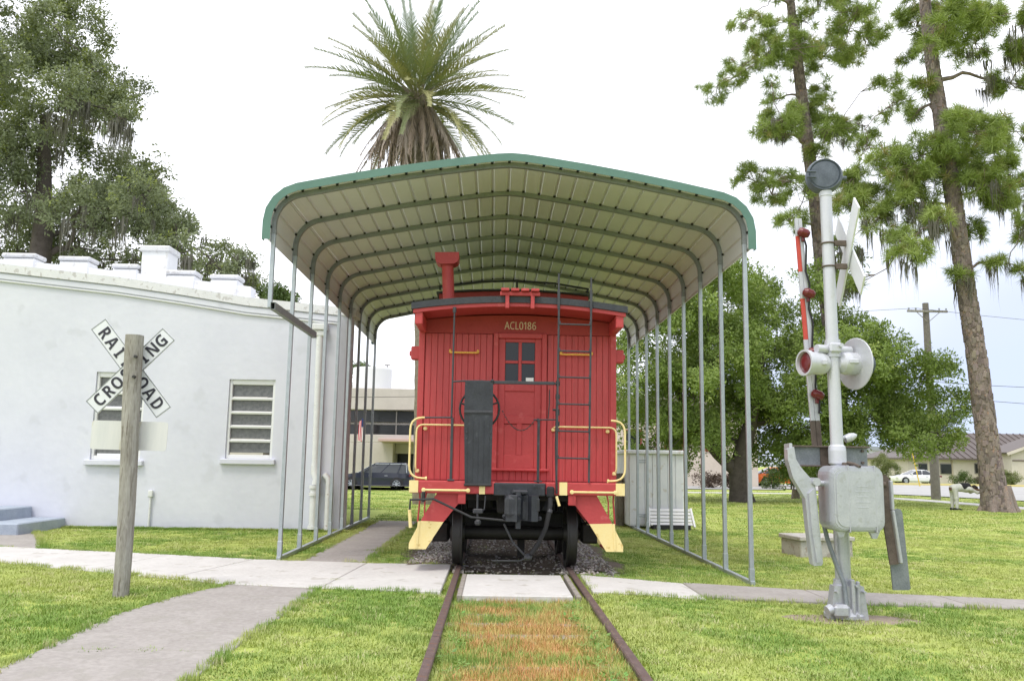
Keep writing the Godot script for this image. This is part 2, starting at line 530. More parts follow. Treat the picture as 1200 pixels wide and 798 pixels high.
func make_paving() -> void:
	var g := 0.006
	var s := setting("sidewalk")
	# left of the track: bright, newer slabs
	paving(s, [Vector3(-9.6, 0.10, -13.9), Vector3(-6.9, 0.10, -13.18), Vector3(-4.86 - g, 0.10, -12.62), Vector3(-5.2 - g, 0.10, -10.82), Vector3(-6.65, 0.10, -11.5), Vector3(-9.6, 0.10, -12.9)], M.concrete_new)
	paving(s, [Vector3(-4.86 + g, 0.10, -12.62), Vector3(-3.55 - g, 0.10, -12.22), Vector3(-3.98 - g, 0.10, -10.25), Vector3(-5.2 + g, 0.10, -10.82)], M.concrete_new)
	paving(s, [Vector3(-3.55 + g, 0.10, -12.22), Vector3(-1.95 - g, 0.10, -11.95), Vector3(-2.12 - g, 0.10, -9.66), Vector3(-3.2, 0.10, -9.86), Vector3(-3.98 + g, 0.10, -10.25)], M.concrete_new)
	paving(s, [Vector3(-1.95 + g, 0.10, -11.95), Vector3(-0.80, 0.112, -11.82), Vector3(-0.80, 0.112, -9.40), Vector3(-2.12 + g, 0.10, -9.66)], M.concrete_new)
	paving(s, [Vector3(-0.56, 0.112, -10.83), Vector3(0.60, 0.112, -10.83), Vector3(0.60, 0.112, -9.18), Vector3(-0.56, 0.112, -9.18)], M.concrete_new)
	paving(s, [Vector3(0.86, 0.105, -10.98), Vector3(2.1 - g, 0.05, -10.75), Vector3(2.1 - g, 0.05, -9.55), Vector3(0.86, 0.105, -9.62)], M.concrete_new)
	# right of the track: older, greyer
	var xr := [2.1, 3.5, 4.95, 6.4, 7.9, 9.4, 10.9]
	for i in xr.size() - 1:
		var a: float = xr[i]
		var b: float = xr[i + 1]
		var far := func(x: float) -> float: return -10.95 + (x - 1.5) * 0.235
		var near := func(x: float) -> float: return -9.78 + (x - 1.5) * 0.12
		paving(s, [Vector3(a + g, 0.05 if i == 0 else 0.03, far.call(a)), Vector3(b - g, 0.03, far.call(b)), Vector3(b - g, 0.03, near.call(b)), Vector3(a + g, 0.05 if i == 0 else 0.03, near.call(a))], M.concrete_old)
	var p := setting("path")   # old path running towards the camera
	paving(p, [Vector3(-3.16, 0.098, -9.83), Vector3(-2.16, 0.094, -9.64), Vector3(-2.12, 0.092, -9.0), Vector3(-2.16, 0.092, -6.55), Vector3(-3.52, 0.098, -6.55), Vector3(-3.60, 0.098, -7.9), Vector3(-3.42, 0.098, -9.1)], M.concrete_old)
	paving(p, [Vector3(-2.16, 0.092, -6.53), Vector3(-2.12, 0.090, -3.0), Vector3(-3.42, 0.098, -3.0), Vector3(-3.51, 0.098, -6.53)], M.concrete_old)
	paving(p, [Vector3(-2.12, 0.09, -2.98), Vector3(-2.12, 0.09, 3.0), Vector3(-3.42, 0.098, 3.0), Vector3(-3.42, 0.098, -2.98)], M.concrete_old)
	var q := setting("path")   # walk beside the track under the shelter
	var zz := [-12.05, -13.6, -15.2, -16.8, -18.4, -20.1]
	for i in zz.size() - 1:
		var m: Material = M.concrete_old
		paving(q, [Vector3(-2.86, 0.095, zz[i + 1] + g), Vector3(-1.98, 0.095, zz[i + 1] + g), Vector3(-1.98, 0.095, zz[i] - g), Vector3(-2.86, 0.095, zz[i] - g)], m)
	var e := setting("path")   # to the steps of the white building
	paving(e, [Vector3(-11.0, 0.085, -16.4), Vector3(-8.75, 0.085, -16.35), Vector3(-7.9, 0.085, -14.9), Vector3(-7.0, 0.085, -13.25), Vector3(-9.5, 0.085, -13.92), Vector3(-11.0, 0.085, -14.3)], M.concrete_old)
	# far sidewalk, road and kerb beyond the lawn
	var far_pts := [Vector2(-40, -47), Vector2(5, -47), Vector2(13, -48), Vector2(17, -48.6), Vector2(20.2, -42.5), Vector2(20.6, -36.2), Vector2(20.8, -31.5), Vector2(21, -20)]
	var w := setting("sidewalk")
	for i in range(1, far_pts.size() - 1):
		var a: Vector2 = far_pts[i]
		var b: Vector2 = far_pts[i + 1]
		var nn := (b - a).orthogonal().normalized() * 0.7
		paving(w, [on_ground(a.x + nn.x, a.y + nn.y, 0.03), on_ground(b.x + nn.x, b.y + nn.y, 0.03), on_ground(b.x - nn.x, b.y - nn.y, 0.03), on_ground(a.x - nn.x, a.y - nn.y, 0.03)], M.concrete_new)
	var rd := MB.new()
	var rp := [[Vector2(21.5, -52), Vector2(24.0, -47), Vector2(25.6, -42), Vector2(26.0, -30), Vector2(60, -30), Vector2(60, -78), Vector2(42, -84), Vector2(20, -72), Vector2(19, -62)], [Vector2(-60, -52), Vector2(6, -53), Vector2(19, -56), Vector2(19, -66), Vector2(6, -63), Vector2(-60, -62)]]
	for poly in rp:
		var pk := PackedVector2Array(poly)
		paved.append(pk)
		var idx := Geometry2D.triangulate_polygon(pk)
		for i in range(0, idx.size(), 3):
			var t := []
			for k in 3:
				t.append(on_ground(pk[idx[i + k]].x, pk[idx[i + k]].y, 0.05))
			rd.tri_out(t[0], t[1], t[2], Vector3.UP)
	structure("road", rd, M.asphalt_pale)
	var kb := MB.new()
	kb.bar(on_ground(28, -80, 0.12), on_ground(62, -80, 0.12), 0.3, 0.2, 0.02)
	var soil := MB.new()   # worn bare patch round the foot of the signal
	var ring := []
	rng.seed = 33
	for i in 18:
		var a := TAU * i / 18
		var r := 0.30 + 0.22 * rng.randf() + 0.22 * absf(cos(a))
		ring.append(Vector3(3.30 + cos(a) * r, 0, -8.62 + sin(a) * r * 0.62))
	var sp := PackedVector2Array()
	for i in 18:
		sp.append(Vector2(ring[i].x, ring[i].z))
		var p0: Vector3 = ring[i]
		var p1: Vector3 = ring[(i + 1) % 18]
		soil.tri_out(on_ground(3.30, -8.62, 0.008), on_ground(p0.x, p0.z, 0.005), on_ground(p1.x, p1.z, 0.005), Vector3.UP)
	bare.append(sp)
	structure("bare_soil", soil, tex(Vector3(0.20, 0.155, 0.115), Vector3(0.36, 0.30, 0.235), 0.5, 1.0, 86, 0.8, 0.6))
	structure("kerb", kb, mat(Vector3(0.6, 0.52, 0.2), 0.7))

# ---------------------------------------------------------------- track
func make_track() -> void:
	var t := thing("railway_track", "rusty railway track running under the red caboose", "railway track", Vector3(0.038, 0, -10))
	var prof := PackedVector2Array([Vector2(-0.066, 0), Vector2(0.066, 0), Vector2(0.066, 0.012), Vector2(0.012, 0.03), Vector2(0.010, 0.105), Vector2(0.034, 0.115), Vector2(0.036, 0.143), Vector2(0.028, 0.152), Vector2(-0.028, 0.152), Vector2(-0.036, 0.143), Vector2(-0.034, 0.115), Vector2(-0.010, 0.105), Vector2(-0.012, 0.03), Vector2(-0.066, 0.012)])
	for s in [-1.0, 1.0]:
		for seg in [[14.0, 3.0], [2.99, -14.0]]:
			var mb := MB.new()
			mb.prism(prof, seg[1], seg[0])
			mb.xform(Transform3D(Basis(), Vector3(s * 0.727, -0.03, 0)))
			part(t, "rail", mb, M.rail)
		var jb := MB.new()
		for k in [-1.0, 1.0]:
			jb.box(Vector3(s * 0.727 + k * 0.022, 0.04, 3.0), Vector3(0.022, 0.07, 0.5), 0.004)
			for q in 4:
				jb.cyl(Vector3(s * 0.727 + k * 0.03, 0.04, 2.83 + q * 0.115), Vector3(s * 0.727 + k * 0.052, 0.04, 2.83 + q * 0.115), 0.014, 6)
		part(t, "joint_bar", jb, M.rail)
	rng.seed = 5
	var variants := []
	for k in 4:
		var mb := MB.new()
		mb.box(Vector3(0, -0.052, 0), Vector3(2.5, 0.17, 0.2), 0.012)
		for i in mb.v.size():
			mb.v[i] += Vector3(0, 0.012 * sin(mb.v[i].x * 3.0 + k * 1.7), 0.01 * sin(mb.v[i].x * 2.2 + k))
		variants.append(mb.mesh())
	var zt := 10.0
	var i := 0
	while zt > -11.5:
		var o := part(t, "railroad_tie", variants[i % 4], M.tie)
		o.position = Vector3(jit(0.04), 0.0 + jit(0.006), zt + jit(0.03))
		o.rotation.y = jit(0.015)
		zt -= 0.53
		i += 1
	# planks that guard the rails in the crossing
	for s in [-1.0, 1.0]:
		var mb := MB.new()
		mb.box(Vector3(s * 0.625, 0.06, 0.0), Vector3(0.055, 0.11, 1.68), 0.008)
		part(t, "crossing_plank", mb, M.tie)
	for zz in [-1.2]:
		pass

func gravel_and_soil() -> void:
	# ballast under and beside the caboose
	rng.seed = 21
	var stones := []
	for k in 3:
		var mb := MB.new()
		var pts := []
		for j in 4:
			for a in 5:
				var th := PI * (j + 0.5) / 4.0
				var r := 0.5 * (0.75 + 0.5 * rng.randf())
				pts.append(Vector3(sin(th) * cos(TAU * a / 5 + j * 0.6), cos(th) * 0.7, sin(th) * sin(TAU * a / 5 + j * 0.6)) * r)
		for j in 3:
			for a in 5:
				var b := (a + 1) % 5
				var o: Vector3 = pts[j * 5 + a] + pts[j * 5 + b]
				mb.quad_out(pts[j * 5 + a], pts[j * 5 + b], pts[j * 5 + 5 + b], pts[j * 5 + 5 + a], o)
		mb.tri_out(pts[0], pts[1], pts[2], Vector3.UP); mb.tri_out(pts[0], pts[2], pts[3], Vector3.UP); mb.tri_out(pts[0], pts[3], pts[4], Vector3.UP)
		stones.append(mb.mesh())
	var bed := MB.new()
	var nx := 16
	for j in 24:
		for k in nx:
			var x0 := -1.75 + 3.5 * k / nx
			var x1 := -1.75 + 3.5 * (k + 1) / nx
			var z0 := -11.45 - j * 0.45
			var z1 := z0 - 0.45
			var hh := func(x: float, z: float) -> float:
				return ground_y(x, z) + 0.012 * sin(x * 5.0 + z * 3.0) + 0.02 * smoothstep(1.75, 1.0, absf(x)) + 0.006 - 0.03 * smoothstep(1.5, 1.75, absf(x))
			bed.quad_out(Vector3(x0, hh.call(x0, z0), z0), Vector3(x1, hh.call(x1, z0), z0), Vector3(x1, hh.call(x1, z1), z1), Vector3(x0, hh.call(x0, z1), z1), Vector3.UP)
	var soil := structure("track_bed", bed, tex(Vector3(0.085, 0.062, 0.045), Vector3(0.18, 0.14, 0.105), 0.7, 1.0, 44, 1.0, 0.6))
	var xf := [[], [], []]
	var cols := [[], [], []]
	for i in 8000:
		var x := rng.randf_range(-1.4, 1.4)
		var z := rng.randf_range(-11.05, -19.0)
		if z > -11.9 and x > -2.0 and x < -0.75: continue
		if absf(x) < 0.62 and rng.randf() < 0.8: continue
		var s := rng.randf_range(0.018, 0.05)
		var k := i % 3
		xf[k].append(Transform3D(Basis.from_euler(Vector3(jit(3), jit(3), jit(3))).scaled(Vector3(s, s * 0.8, s * 1.15)), Vector3(x, ground_y(x, z) + 0.012 * sin(x * 5.0 + z * 3.0) + 0.02 * smoothstep(1.75, 1.0, absf(x)) + 0.006 + s * 0.05, z)))
		var g := rng.randf_range(0.20, 0.50)
		cols[k].append(Color(g, g * rng.randf_range(0.86, 0.98), g * rng.randf_range(0.76, 0.95)))
	for k in 3:
		var o := scatter(soil, "gravel", stones[k], M.plain_color, xf[k], cols[k])

# ---------------------------------------------------------------- steel shelter over the caboose
const HALF := 3.11
func roof_line(off: float, coarse := false) -> Array:   # [point, normal, arc length] from the left edge over the ridge to the right edge
	var a := atan(0.223)
	var right := []
	for x in [0.0, 0.18, 0.5, 1.0, 1.6, 2.2]:
		var y: float = 5.425 - 0.12 * x - 0.019 * x * x
		if x < 0.1: y = 5.415
		right.append([Vector2(x, y), Vector2((0.12 + 0.038 * x) * smoothstep(0.0, 0.3, x), 1.0).normalized()])
	var k := 4 if coarse else 9
	for i in k + 1:
		var t := lerpf(a, PI / 2, float(i) / k)
		right.append([Vector2(HALF - 0.42 + 0.42 * sin(t), 4.534 + 0.42 * cos(t)), Vector2(sin(t), cos(t))])
	right.append([Vector2(HALF, 4.29), Vector2(1, 0)])
	var all := []
	for i in range(right.size() - 1, 0, -1):
		all.append([Vector2(-right[i][0].x, right[i][0].y), Vector2(-right[i][1].x, right[i][1].y)])
	all.append_array(right)
	var o := []
	for q in all:
		o.append([q[0] + q[1] * off, q[1]])
	return o

func square_sweep(pts: Array, lo: float, hi: float, z0: float, z1: float) -> MB:   # pts of [Vector2, normal]; section lo..hi along the normal
	var mb := MB.new()
	for i in pts.size() - 1:
		var c := []
		for e in [pts[i], pts[i + 1]]:
			for q in [lo, hi]:
				for z in [z0, z1]:
					var w: Vector2 = e[0] + e[1] * q
					c.append(Vector3(w.x, w.y, z))
		var nn: Vector2 = (pts[i][1] + pts[i + 1][1]).normalized()
		var up := Vector3(nn.x, nn.y, 0)
		mb.quad_out(c[2], c[3], c[7], c[6], up)
		mb.quad_out(c[0], c[1], c[5], c[4], -up)
		mb.quad_out(c[1], c[3], c[7], c[5], Vector3(0, 0, z1 - z0))
		mb.quad_out(c[0], c[2], c[6], c[4], Vector3(0, 0, z0 - z1))
	for e in [[pts[0], pts[1]], [pts[-1], pts[-2]]]:
		var p0: Vector2 = e[0][0]
		var d: Vector2 = p0 - e[1][0]
		var a: Vector2 = p0 + e[0][1] * lo
		var b: Vector2 = p0 + e[0][1] * hi
		mb.quad_out(Vector3(a.x, a.y, z0), Vector3(b.x, b.y, z0), Vector3(b.x, b.y, z1), Vector3(a.x, a.y, z1), Vector3(d.x, d.y, 0))
	return mb

func make_shelter() -> void:
	var t := thing("carport_shelter", "tall open steel shelter with green edge trim arching over the caboose", "shelter", Vector3(-0.09, 0, -10.97))
	var frames := 9
	var sp := 1.219
	var bow_pts := roof_line(0.0)
	bow_pts[0][0].y = 4.40
	bow_pts[-1][0].y = 4.40
	var bow := square_sweep(bow_pts, -0.03, 0.03, -0.03, 0.03).mesh()
	for i in frames:
		var z := -i * sp
		var b := part(t, "roof_bow", bow, M.galv_dark)  # same steel as the posts; the roof shadow is put into its darker colour
		b.position.z = z
		for s in [-1.0, 1.0]:
			var y0 := ground_y(s * HALF, -10.97 + z) + 0.06
			if i == 0 and s < 0: y0 = 3.42
			if i == 0 and s > 0: y0 = 0.0
			var mb := MB.new()
			mb.box(Vector3(s * HALF, (y0 + 4.46) * 0.5, z), Vector3(0.054, 4.46 - y0, 0.054), 0.005)
			mb.box(Vector3(s * HALF, y0 + 0.10, z), Vector3(0.064, 0.22, 0.064) if y0 < 1.0 else Vector3(0.05, 0.05, 0.05), 0.004)
			part(t, "post", mb, M.galv)
	# base rails, header over the gap where the first left leg was cut
	var br := MB.new()
	br.bar(Vector3(-HALF, 0.115, -sp + 0.06), Vector3(-HALF, 0.115, -8 * sp - 0.06), 0.058, 0.058, 0.004)
	part(t, "base_rail", br, M.galv)
	br = MB.new()
	br.bar(Vector3(HALF, 0.03, 0.06), Vector3(HALF, 0.03, -8 * sp - 0.06), 0.058, 0.058, 0.004)
	part(t, "base_rail", br, M.galv)
	var hd := MB.new()
	var hx := -HALF + 0.062
	for q in [[Vector3(hx, 3.475, -1.2), Vector3(0.062, 0.006, 2.6)], [Vector3(hx, 3.385, -1.2), Vector3(0.062, 0.006, 2.6)], [Vector3(hx + 0.03, 3.43, -1.2), Vector3(0.006, 0.085, 2.6)], [Vector3(hx - 0.027, 3.43, -1.2), Vector3(0.006, 0.085, 2.6)]]:
		hd.box(q[0], q[1])
	part(t, "header_beam", hd, M.galv_dark)
	# long roof sheets: flat pans with standing ribs between them
	var line := roof_line(0.034)
	var len := [0.0]
	for i in line.size() - 1:
		len.append(len[-1] + (line[i + 1][0] - line[i][0]).length())
	var at := func(s: float) -> Array:
		for i in line.size() - 1:
			if s <= len[i + 1] or i == line.size() - 2:
				var k: float = (s - len[i]) / (len[i + 1] - len[i])
				return [line[i][0].lerp(line[i + 1][0], k), line[i][1].lerp(line[i + 1][1], k).normalized()]
		return []
	var n := 32
	var step: float = len[-1] / n
	for i in n:
		var prof := []
		var s0 := i * step
		for e in [[0.0, 0.0], [step * 0.2, 0.0], [step * 0.4, 0.0], [step * 0.6, 0.0], [step - 0.05, 0.0], [step - 0.036, 0.022], [step - 0.014, 0.022], [step - 0.001, 0.0]]:
			var q: Array = at.call(s0 + e[0])
			prof.append([q[0] + q[1] * e[1], q[1]])
		part(t, "roof_panel", square_sweep(prof, 0.0, 0.003, -9.92, 0.17), M.sheet)
	# small dark blocks added for the shadowy gaps where ribs cross the bows
	for i in frames:
		var sc := MB.new()
		for k in range(1, n):
			var q: Array = at.call(k * step - 0.03)
			var w: Vector2 = q[0]
			sc.box(Vector3(w.x, w.y, -i * sp + 0.034), Vector3(0.03, 0.03, 0.012), 0.0, Basis(Vector3.BACK, atan2(q[1].y, q[1].x)))
		part(t, "rib_gap_mark", sc, M.bolt).set_meta("kind", "stuff")
	# green edge trim, front and back
	for z in [[0.17, 0.176, 0.06], [-9.926, -9.92, -9.80]]:
		var cl := roof_line(0.034, true)
		var cut := 0
		for i in cl.size():
			if cl[i][0].x < 0.6: cut = i
		var joint := [cl[cut][0].lerp(cl[cut + 1][0], 0.4), cl[cut][1]]
		var left := cl.slice(0, cut + 1) + [joint]
		var right := [joint] + cl.slice(cut + 1)
		for run in [left, right]:
			var mb := square_sweep(run, -0.030, 0.075, z[0], z[1])
			var top := square_sweep(run, 0.070 if run == left else 0.0695, 0.075 if run == left else 0.0745, minf(z[0], z[2]) + 0.001, maxf(z[0] - 0.001, z[2]))
			mb.v.append_array(top.v)
			mb.n.append_array(top.n)
			part(t, "edge_trim", mb, M.trim)

# ---------------------------------------------------------------- white stucco building on the left
func make_white_building() -> void:
	var t := thing("stucco_building", "white stucco building with two louvred windows and stepped parapet", "building", Vector3(-7, 0.0, -17.1))
	var top := [Vector2(-18, 5.9), Vector2(-10.3, 5.17), Vector2(-7.9, 4.94), Vector2(-6.6, 4.77), Vector2(-5.3, 4.58), Vector2(-3.45, 4.42)]
	var ty := func(x: float) -> float:
		for i in top.size() - 1:
			if x <= top[i + 1].x:
				return lerpf(top[i].y, top[i + 1].y, (x - top[i].x) / (top[i + 1].x - top[i].x))
		return top[-1].y
	var O := Vector3(7, 0, 0)
	var wins := [[-8.20, -7.22, 1.40, 3.13], [-5.56, -4.64, 1.46, 3.03]]
	var mb := MB.new()
	var cols := [-18.0, -8.20, -7.22, -5.56, -4.64, -3.45]
	for i in cols.size() - 1:
		var a: float = cols[i]
		var b: float = cols[i + 1]
		var y0 := -0.3
		var up := PackedVector2Array()
		for p in top:
			if p.x > a + 0.01 and p.x < b - 0.01:
				up.append(p)
		for w in wins:
			if absf(w[0] - a) < 0.01:
				mb.prism(PackedVector2Array([Vector2(a + 7, -0.3), Vector2(b + 7, -0.3), Vector2(b + 7, w[2]), Vector2(a + 7, w[2])]), -0.3, 0.0)
				y0 = w[3]
		var poly := PackedVector2Array([Vector2(a + 7, y0), Vector2(b + 7, y0), Vector2(b + 7, ty.call(b))])
		up.reverse()
		for p in up:
			poly.append(Vector2(p.x + 7, p.y))
		poly.append(Vector2(a + 7, ty.call(a)))
		mb.prism(poly, -0.3, 0.0)
	# rounded corner and side wall going back
	var plan := [Vector2(3.55, 0.0), Vector2(3.72, -0.10), Vector2(3.82, -0.28), Vector2(3.80, -0.5), Vector2(2.0, -9.0)]
	for i in plan.size() - 1:
		var p: Vector2 = plan[i]
		var q: Vector2 = plan[i + 1]
		var o := Vector3(p.y - q.y, 0, q.x - p.x)
		mb.quad_out(Vector3(p.x, -0.3, p.y), Vector3(q.x, -0.3, q.y), Vector3(q.x, 4.42, q.y), Vector3(p.x, 4.42, p.y), o)
	mb.quad_out(Vector3(-11, 4.3, -0.2), Vector3(3.6, 4.3, -0.2), Vector3(2.0, 4.3, -9), Vector3(-11, 4.3, -9), Vector3.UP)
	part(t, "wall", mb, M.stucco)
	# coping and the two mouldings below it
	var cp := MB.new()
	var mo := MB.new()
	var co := MB.new()
	for i in top.size() - 1:
		var a: Vector2 = top[i] + Vector2(7, 0)
		var b: Vector2 = top[i + 1] + Vector2(7, 0)
		cp.prism(PackedVector2Array([a + Vector2(0, -0.06), b + Vector2(0, -0.06), b + Vector2(0, 0.11), a + Vector2(0, 0.11)]), -0.36, 0.06)
		mo.prism(PackedVector2Array([a + Vector2(0, -0.19), b + Vector2(0, -0.19), b + Vector2(0, -0.085), a + Vector2(0, -0.085)]), 0.001, 0.035)
		co.tube([Vector3(a.x, a.y - 0.235, 0.03), Vector3(b.x, b.y - 0.235, 0.03)], 0.016, 6, false)
	cp.box(Vector3(3.72, 4.44, -0.32), Vector3(0.36, 0.165, 0.6), 0.02)
	part(t, "coping", cp, M.stucco_stain)
	part(t, "moulding", mo, M.stucco)
	part(t, "conduit", co, M.pipe_white)
	# back parapet with stained blocks, chimney
	var bp := MB.new()
	bp.prism(PackedVector2Array([Vector2(-11, 4.2), Vector2(1.2, 4.2), Vector2(1.2, 5.30), Vector2(-0.1, 5.43), Vector2(-2.4, 5.66), Vector2(-4.4, 5.82), Vector2(-11, 6.11)]), -2.3, -1.9)
	part(t, "back_parapet", bp, M.roof_white)
	for m in [[-11.39, -10.66, 5.62, 5.97], [-10.12, -9.45, 5.60, 5.92], [-8.92, -8.36, 5.46, 5.77], [-7.70, -7.06, 5.30, 5.65], [-6.71, -6.09, 5.15, 5.57]]:
		var k := MB.new()
		k.box(Vector3((m[0] + m[1]) * 0.5 + 7, (m[2] + m[3]) * 0.5 - 0.12, -2.1), Vector3(m[1] - m[0], m[3] - m[2], 0.45), 0.03)
		var o := part(t, "parapet_block", k, M.roof_white)
		k = MB.new()
		k.box(Vector3((m[0] + m[1]) * 0.5 + 7, m[3] - 0.06, -2.1), Vector3(m[1] - m[0] + 0.04, 0.10, 0.50), 0.025)
		part(o, "cap", k, M.stucco_stain)
	var ch := MB.new()
	ch.box(Vector3(-1.02, 5.3, -2.25), Vector3(0.60, 1.7, 0.6), 0.02)
	var cho := part(t, "chimney", ch, M.roof_white)
	ch = MB.new()
	ch.box(Vector3(-1.02, 6.14, -2.25), Vector3(0.68, 0.15, 0.68), 0.03)
	part(cho, "chimney_cap", ch, M.stucco_stain)
	var ga := MB.new()
	ga.prism(PackedVector2Array([Vector2(-4.2, 5.2), Vector2(0.6, 5.2), Vector2(-1.75, 6.10)]), -8.0, -3.6)
	part(t, "rear_gable", ga, M.roof_white)
	# windows: steel frame with five hopper lights behind screens
	for w in wins:
		var x0: float = w[0] + 7
		var x1: float = w[1] + 7
		var fr := MB.new()
		var cx := (x0 + x1) * 0.5
		var wd := x1 - x0
		var ht: float = w[3] - w[2]
		var fw := 0.055
		fr.box(Vector3(x0 + fw * 0.5, (w[2] + w[3]) * 0.5, -0.09), Vector3(fw, ht, 0.10), 0.008)
		fr.box(Vector3(x1 - fw * 0.5, (w[2] + w[3]) * 0.5, -0.09), Vector3(fw, ht, 0.10), 0.008)
		fr.box(Vector3(cx, w[3] - 0.05, -0.09), Vector3(wd - fw * 2, 0.10, 0.10), 0.008)
		fr.box(Vector3(cx, w[2] + 0.04, -0.09), Vector3(wd - fw * 2, 0.08, 0.10), 0.008)
		var wo := part(t, "window", fr, M.window_white)
		var nb := 5
		var hh := (ht - 0.18) / nb
		for i in nb:
			var yb: float = w[2] + 0.08 + i * hh
			var pn := MB.new()
			pn.box(Vector3(cx, yb + hh * 0.5 + 0.02, -0.11), Vector3(wd - fw * 2, hh - 0.045, 0.008))
			part(wo, "pane", pn, M.screen)
			if i > 0:
				var mbr := MB.new()
				mbr.box(Vector3(cx, yb, -0.08), Vector3(wd - fw * 2, 0.05, 0.09), 0.008, Basis(Vector3.RIGHT, 0.25))
				part(wo, "transom", mbr, M.window_white)
		var sl := MB.new()
		sl.box(Vector3(cx, w[2] - 0.055, -0.02), Vector3(wd + 0.16, 0.105, 0.22), 0.012)
		part(wo, "sill", sl, M.stucco)
	# rain head and drain pipes
	var dp := MB.new()
	dp.box(Vector3(3.22, 4.10, 0.10), Vector3(0.30, 0.13, 0.2), 0.015)
	dp.box(Vector3(3.22, 3.97, 0.09), Vector3(0.24, 0.14, 0.16), 0.03)
	dp.cyl(Vector3(3.22, 3.95, 0.09), Vector3(3.25, 1.35, 0.09), 0.075, 14)
	dp.tube([Vector3(3.25, 1.38, 0.09), Vector3(3.25, 1.22, 0.10), Vector3(3.30, 1.10, 0.13), Vector3(3.28, 0.98, 0.13)], 0.085, 12)
	dp.cyl(Vector3(3.26, 0.95, 0.12), Vector3(3.26, 0.14, 0.12), 0.085, 14)
	for y in [0.94, 0.80, 0.16]:
		dp.cyl(Vector3(3.26, y - 0.03, 0.12), Vector3(3.26, y + 0.03, 0.12), 0.108, 14)
	dp.cyl(Vector3(3.52, 1.0, 0.07), Vector3(3.52, 0.10, 0.07), 0.06, 12)
	dp.tube([Vector3(3.52, 1.0, 0.07), Vector3(3.50, 1.1, 0.07), Vector3(3.42, 1.18, 0.05)], 0.06, 10)
	part(t, "drain_pipe", dp, M.pipe_white)
	var vp := MB.new()
	vp.cyl(Vector3(0.06, 0.0, 0.04), Vector3(0.06, 0.72, 0.04), 0.022, 8)
	vp.box(Vector3(0.06, 0.76, 0.045), Vector3(0.09, 0.13, 0.07), 0.012)
	part(t, "vent_pipe", vp, M.pipe_white)
	var sp := MB.new()
	sp.box(Vector3(-4.0, 0.12, 0.86), Vector3(4.9, 0.32, 1.68), 0.02)
	part(t, "step", sp, M.step_paint)
	sp = MB.new()
	sp.box(Vector3(-4.65, 0.34, 0.62), Vector3(4.9, 0.3, 1.18), 0.02)
	part(t, "step", sp, M.step_paint)

# ---------------------------------------------------------------- red caboose
func text_mesh(txt: String, size_m: float, depth: float, weight := 700) -> TextMesh:
	var f := SystemFont.new()
	f.font_names = PackedStringArray(["Droid Sans"])
	f.font_weight = weight
	var tm := TextMesh.new()
	tm.font = f
	tm.text = txt
	tm.font_size = 64
	tm.pixel_size = size_m / 46.0     # capitals come out about size_m high
	tm.depth = depth
	tm.curve_step = 1.0
	return tm

